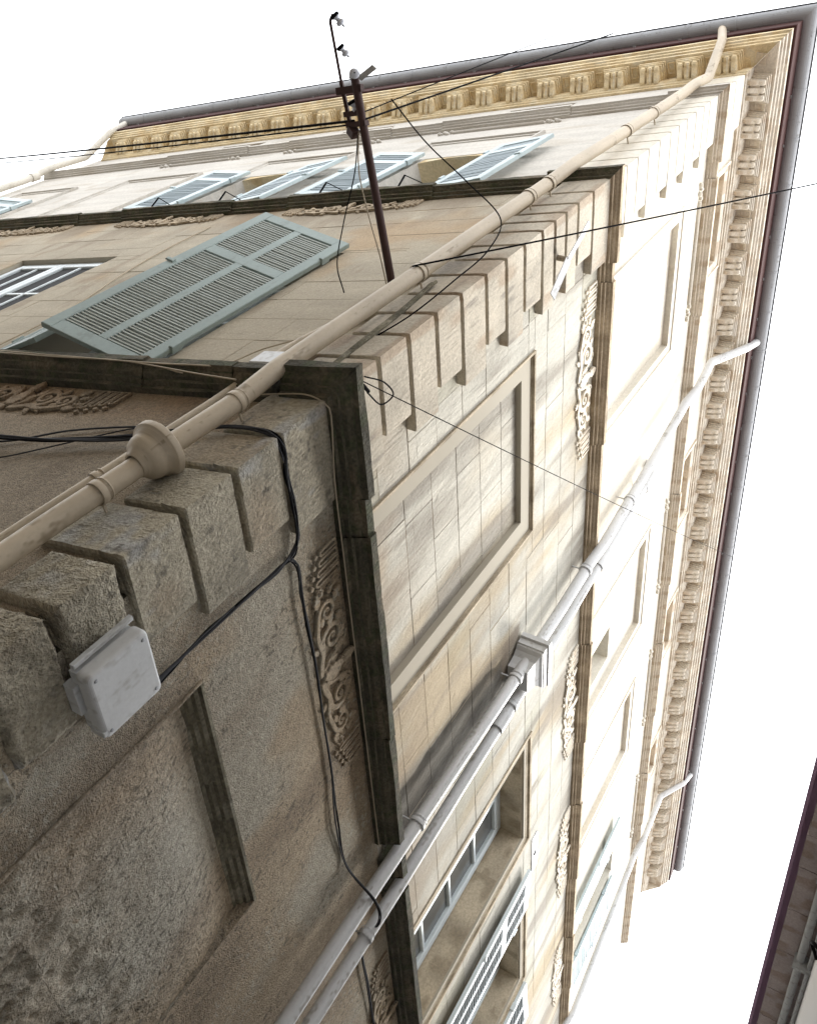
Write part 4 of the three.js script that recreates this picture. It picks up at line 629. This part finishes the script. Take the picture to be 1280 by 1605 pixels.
{
  const main = [[L, 3.2, 3.72, 0.0], [L, 1.61, 3.76, 0.0], [L, 1.2, 3.8, 0.0], [L, 0.82, 3.88, 0.0], [L, 0.46, 3.97, 0.02], [L, 0.25, 4.035, 0.012], [L, 0.04, 4.03, 0.0], [R, 0.06, 4.035, -0.005], [R, 0.2, 4.035, -0.006], [R, 0.38, 4.04, -0.004], [R, 0.56, 4.05, -0.015], [R, 0.64, 4.02, -0.02], [R, 0.65, 3.91, -0.022], [R, 0.64, 3.7, -0.022], [R, 0.635, 3.45, -0.022], [R, 0.645, 3.25, -0.022], [R, 0.63, 3.1, -0.01], [R, 0.55, 2.98, 0.0], [R, 0.45, 2.93, 0.03]];
  cable('cable_bundle', 'bundle of black cables running through a quoin joint down to the junction box', 'cables', [0, 1, 2, 3, 4, 5].map((s) => jit(main, 0.036, s)), [0.005, 0.0045, 0.0055, 0.004, 0.0045, 0.005], [M.black, M.cable, M.cable, M.black, M.cable, M.cable]);
  cable('cable_bundle', 'thin black cables sagging across the left wall below the carved foliage', 'cables', [[[L, 3.0, 3.75, -0.02], [L, 1.63, 3.77, -0.02], [L, 1.31, 3.92, -0.02], [L, 0.95, 4.01, -0.02], [L, 0.6, 4.02, 0.0]], [[L, 1.9, 3.5, -0.02], [L, 1.45, 3.65, -0.02], [L, 1.29, 3.75, -0.02], [L, 1.06, 3.91, -0.02], [L, 0.91, 4.0, -0.02], [L, 0.6, 4.0, 0.0]]], [0.005, 0.004], M.cable);
  const orn = [[R, 0.66, 3.98, -0.02], [R, 0.72, 4.03, -0.02], [R, 0.9, 4.025, -0.02], [R, 1.09, 4.04, -0.02], [R, 1.38, 4.04, -0.02], [R, 1.81, 4.04, -0.02], [R, 2.16, 4.04, -0.02], [R, 2.64, 4.02, -0.02], [R, 3.1, 4.04, -0.01], [R, 3.4, 4.08, 0.13], [R, 3.62, 4.11, 0.13], [R, 3.95, 4.06, 0.0], [R, 4.5, 4.07, -0.02], [R, 5.6, 4.08, -0.02]];
  cable('cable_bundle', 'twisted dark cables clipped along the right wall below the carved foliage', 'cables', [0, 1, 2].map((s) => jit(orn, 0.03, s + 9)), [0.0055, 0.0045, 0.005], [M.cable, M.black, M.cable]);
  cable('wall_wire', 'thin pale wire tucked under the corner of the mossy string course', 'wire', [[[L, 0.36, 4.31, 0.03], [L, 0.27, 4.345, 0.02], [L, 0.07, 4.345, 0.02], [R, 0.03, 4.345, 0.02], [R, 0.1, 4.345, 0.025], [R, 0.44, 4.335, 0.01], [R, 0.92, 4.345, 0.0], [R, 1.45, 4.345, 0.0], [R, 2.53, 4.345, 0.0], [R, 3.3, 4.345, 0.0]]], 0.0035, M.cord);
  cable('wall_wire', 'pair of pale wires clipped along the left string course', 'wire', [[[L, 3.4, 4.44, 0.125], [L, 2.53, 4.43, 0.125], [L, 1.97, 4.41, 0.125], [L, 1.39, 4.4, 0.125], [L, 1.1, 4.37, 0.12], [L, 0.74, 4.33, 0.11], [L, 0.5, 4.33, 0.09]], [[L, 3.4, 4.46, 0.125], [L, 2.53, 4.45, 0.125], [L, 1.97, 4.42, 0.128], [L, 1.1, 4.39, 0.125], [L, 0.8, 4.4, 0.12], [L, 0.6, 4.5, 0.06]]], 0.004, M.cord);
  cable('wall_wire', 'slack beige cord hanging down the left wall behind the big shutter', 'wire', [[[L, 3.2, 4.6, -0.015], [L, 3.22, 5.18, -0.022], [L, 3.3, 5.58, -0.025], [L, 3.48, 6.1, -0.025], [L, 3.59, 6.61, -0.025], [L, 3.63, 7.25, -0.025]]], 0.006, M.cord);
  cable('wall_wire', 'thin white wire looping from the string course up behind the beige downpipe', 'wire', [[[L, 1.1, 4.4, 0.1], [L, 0.91, 4.42, 0.06], [L, 0.83, 4.62, 0.03], [L, 0.76, 4.77, 0.03], [L, 0.59, 4.95, 0.03], [L, 0.55, 5.23, 0.03], [L, 0.45, 5.5, 0.06]]], 0.004, M.cord);
  cable('cable_bundle', 'dirty black cable strip behind the right side of the beige downpipe', 'cables', [0, 1, 2].map((s) => jit([[L, 0.17, 4.5, 0.02], [L, 0.18, 4.9, 0.02], [L, 0.2, 5.3, 0.025], [L, 0.22, 5.65, 0.03]], 0.03, s + 30)), [0.012, 0.01, 0.012], M.brownDark);
  cable('wall_wire', 'black cable looping from the iron pole over the quoins to the beige downpipe', 'cable', [[[L, 0.5, 6.05, 1.0], [L, 0.3, 6.0, 0.75], [L, 0.1, 6.02, 0.5], [L, -0.08, 6.0, 0.28], [L, -0.1, 5.78, 0.18], [L, -0.04, 5.48, 0.12], [L, 0.05, 5.15, 0.06], [L, 0.16, 4.98, 0.02]]], 0.004, M.black);
}

// ================================================================ iron pole with insulators and its lines
const PB = at(L, 0.58, 5.73, -0.03), PD = L.N.clone().addScaledVector(Y, 0.2).addScaledVector(L.U, 0.06).normalize();
const pp = (t, du = 0, dh = 0) => PB.clone().addScaledVector(PD, t).addScaledVector(L.U, du).addScaledVector(Y, dh);
{
  const t = thing('cable_pole', 'rusty iron pole standing out from the left face with white insulators at its tip', 'pole', PB);
  part('pole_tube', WORLD, [pipeGeo([pp(0), pp(1.22)], 0.024, 0.01, 14)], M.iron, t);
  part('side_rod', WORLD, [pipeGeo([pp(0.93, 0.09), pp(1.2, 0.1), pp(1.35, 0.1), pp(1.53, 0.1), pp(1.56, 0.07)], 0.009, 0.03, 8), bar(pp(0.93, 0.09), pp(1.2, 0.1), 0.02, 0.02)], M.iron, t);
  part('pole_clamp', WORLD, [bar(pp(1.15, -0.04), pp(1.15, 0.14), 0.04, 0.03), bar(pp(1.02, -0.02), pp(1.02, 0.12), 0.03, 0.02), bar(pp(0.96, -0.03), pp(0.96, 0.11), 0.03, 0.04)], M.iron, t);
  for (const [q, dir, s] of [[pp(1.55, 0.06), new THREE.Vector3(0.75, 0.3, 0.5), 1], [pp(1.38, 0.06), new THREE.Vector3(0.75, 0.3, 0.5), 0.9], [pp(1.22, 0.0), new THREE.Vector3(-0.3, -0.5, 0.4), 1.15], [pp(1.08, 0.05), new THREE.Vector3(0.8, 0.1, 0.4), 1]]) {
    const ins = part('insulator', WORLD, [lathe([[0.004, 0], [0.022, 0], [0.026, 0.008], [0.014, 0.018], [0.014, 0.03], [0.024, 0.036], [0.026, 0.05], [0.016, 0.06], [0.004, 0.062]].map(([a, b]) => [a * s, b * s]), q, dir, 16)], M.glassInsul, t);
    part('insulator_cap', WORLD, [lathe([[0.002, -0.012], [0.024, -0.012], [0.028, 0.0], [0.026, 0.006], [0.002, 0.006]].map(([a, b]) => [a * s, b * s]), q, dir, 16), bar(q.clone(), q.clone().addScaledVector(dir, 0.08 * s), 0.008, 0.008)], M.black, ins);
  }
  part('metal_plate', WORLD, [bar(pp(1.2, -0.03), pp(1.25, -0.15), 0.034, 0.006)], M.steel, t);
  part('small_box', WORLD, [(() => { const g = new THREE.BoxGeometry(0.05, 0.05, 0.06); const p = pp(0.92, 0.08); g.rotateY(0.5); g.rotateX(0.4); g.translate(p.x, p.y, p.z); return g; })()], M.iron, t);
    cable('overhead_cable', 'black cable strung from the iron pole along the left street into the white sky', 'cable', [sagged(pp(0.98, 0.06), new THREE.Vector3(2.08, 9.72, -11.97), 0.12), sagged(pp(0.96, 0.06), new THREE.Vector3(2.09, 9.6, -11.9), 0.2)], [0.008, 0.005], M.black);
  cable('overhead_cable', 'two thin dark lines rising from the iron pole past the roof edge', 'cable', [sagged(pp(1.02, -0.02), new THREE.Vector3(-0.56, 10.21, -1.32), 0.02), sagged(pp(0.98, -0.02), new THREE.Vector3(-0.48, 10.31, -1.05), 0.03)], [0.004, 0.006], M.black);
  cable('wall_wire', 'black wire dropping from the iron pole to the thin beige pipe in a wavy line', 'wire', [[pp(0.9, 0.05), pp(0.7, 0.12), pp(0.4, 0.28, 0.0), pp(0.2, 0.3, -0.1), at(L, 0.75, 5.5, 0.05)]], 0.004, M.black);
  cable('wall_wire', 'thin brown wire running close along the iron pole', 'wire', [[pp(0.92, 0.04), pp(0.7, 0.09), pp(0.45, 0.08), pp(0.2, 0.05), pp(0.02, 0.04)]], 0.004, M.cord);
}
cable('overhead_cable', 'black cable leaving the downpipe clamp and crossing the street high to the right', 'cable', [sagged(at(L, 0.28, 5.58, 0.17), new THREE.Vector3(0.263, 9.713, 1.661), 0.03)], 0.006, M.black);
cable('overhead_cable', 'thin black wire rising from the mossy string course corner across the right face', 'cable', [sagged(at(R, -0.08, 4.46, 0.12), at(R, 6.7, 12.04, 0.47), 0.03), [[R, -0.09, 4.48, 0.13], [R, 0.0, 4.6, 0.15], [R, 0.1, 4.66, 0.15], [R, 0.11, 4.58, 0.14], [R, 0.0, 4.49, 0.13]], [[R, -0.05, 4.47, 0.125], [R, 0.0, 4.5, 0.13]]], [0.003, 0.004, 0.009], M.black);

// ================================================================ small fittings
{
  const t = thing('wall_bracket', 'bent white metal arm fixed across the quoins below the second string course', 'bracket', at(R, 0.35, 6.6, 0));
  part('bracket_arm', R, [bar(new THREE.Vector3(0.1, 7.1, 0.1), new THREE.Vector3(0.24, 6.78, 0.1), 0.05, 0.006), bar(new THREE.Vector3(0.24, 6.78, 0.1), new THREE.Vector3(0.38, 6.5, 0.12), 0.06, 0.006)], M.white, t);
  part('bracket_bolt', R, [lathe([[0.002, 0], [0.02, 0], [0.02, 0.1], [0.002, 0.1]], new THREE.Vector3(0.24, 6.78, 0.0), new THREE.Vector3(0, 0, 1), 12)], M.brown, t);
  const n = thing('wall_plate', 'small white enamel plate with a dark dot beside the first right window', 'plate', at(R, 6.6, 6.75, W0));
  part('plate_face', R, [box(6.38, 6.92, 6.66, 6.78, W0 + 0.001, W0 + 0.012, 0.003)], M.white, n); part('plate_dot', R, [lathe([[0.001, 0.004], [0.03, 0.004], [0.034, 0], [0.001, 0]], new THREE.Vector3(6.66, 6.72, W0 + 0.013), new THREE.Vector3(0, 0, 1), 14)], M.dark, n);
  const b = thing('junction_box', 'small grey plastic box half hidden behind the beige downpipe', 'junction box', at(L, 0.55, 4.6, 0));
  part('box_back', L, [box(0.42, 0.66, 4.58, 4.7, W0, 0.04, 0.01)], M.boxGrey, b); part('box_lid', L, [box(0.41, 0.67, 4.57, 4.71, 0.041, 0.06, 0.012)], M.boxGrey, b);
  const st = [['forked black iron stay on the left upper string course, farthest from the corner', 4.95], ['upright black iron stay on the left upper string course beside a blue shutter', 4.0], ['slanted black iron stay on the left upper string course nearest the iron pole', 1.9], ['small black iron stay on the left upper string course between two blue shutters', 2.75]];
  for (const [lab, u] of st) { const q = thing('iron_stay', lab, 'iron stay', at(L, u, H2 + 0.08, 0)); part('stay_post', L, [bar(new THREE.Vector3(u, H2 + 0.05, 0.03), new THREE.Vector3(u, H2 + 0.24, 0.12), 0.012, 0.012)], M.black, q); part('stay_brace', L, [bar(new THREE.Vector3(u, H2 + 0.24, 0.12), new THREE.Vector3(u - 0.3, H2 + 0.14, 0.03), 0.007, 0.007)], M.black, q); }
}

// ================================================================ the house across the street
{
  const o = thing('opposite_house', 'dark stone house across the narrow street with a purple-brown eaves board', 'building', new THREE.Vector3(6, 0, 2.8));
  const B = (x0, x1, y0, y1, z0, z1) => { const g = box(x0, x1, y0, y1, z0, z1); return g; };
  part('wall', WORLD, [B(-7, 34, 0, 6.96, 2.64, 3.3)], M.plaster, o);
  part('eaves_board', WORLD, [B(-7, 34, 7.16, 7.2, 2.24, 3.0)], M.purple, o); part('eaves_board', WORLD, [B(-7, 34, 7.12, 7.159, 2.24, 2.27)], M.purple, o);
  for (let i = 0, x = 3.2; i < 26; i++) { const w = rr(0.4, 0.7); part('stone', WORLD, [B(x + 0.006, x + w - 0.006, 6.962, 7.155 + rr(-0.004, 0.003), 2.325 + rr(-0.006, 0.006), 2.87)], M.greyStone, o); x += w; }
  part('roof', WORLD, [(() => { const v = []; quad(v, [-7, 7.2, 2.24], [34, 7.2, 2.24], [34, 8.2, 6], [-7, 8.2, 6]); return fromVerts(v); })()], M.wood, o);
  part('wall', WORLD, [B(-7, 34, 0, 7.9, 5.9, 6.2)], M.slate, o);
  const k = thing('iron_hook', 'black iron hook on the white wall of the house opposite', 'hook', new THREE.Vector3(5.2, 6, 2.62)); part('hook_rod', WORLD, [pipeGeo([new THREE.Vector3(5.0, 6.05, 2.64), new THREE.Vector3(5.0, 6.1, 2.56), new THREE.Vector3(5.4, 6.35, 2.55), new THREE.Vector3(5.5, 6.3, 2.62)], 0.015, 0.05, 8)], M.black, k);
  const c = thing('wall_conduit', 'grey cable conduit clipped under the eaves of the house opposite', 'conduit', new THREE.Vector3(6, 6.9, 2.6));
  part('pipe', WORLD, [pipeGeo([new THREE.Vector3(2, 6.9, 2.54), new THREE.Vector3(26, 6.9, 2.5)], 0.035, 0.05, 12), pipeGeo([new THREE.Vector3(2, 6.86, 2.62), new THREE.Vector3(26, 6.86, 2.6)], 0.02, 0.05, 10)], M.zinc, c);
  for (let x = 4; x < 16; x += 1.3) part('pipe_clamp', WORLD, [B(x, x + 0.05, 6.82, 6.95, 2.48, 2.64)], M.zinc, c);
  const n = thing('unseen_shading_house', 'plain unseen house wall across the side street, put in for its shade', 'building', new THREE.Vector3(-5, 0, -8));  // never in view; put in to shade the side street
  part('wall', WORLD, [B(-6, -4.6, 0, 8.5, -30, 2.2)], M.slate, n);
  part('roof', WORLD, [B(-6.2, -4.3, 8.5, 8.7, -30, 2.2)], M.wood, n);
}
renderer.render(scene, camera);
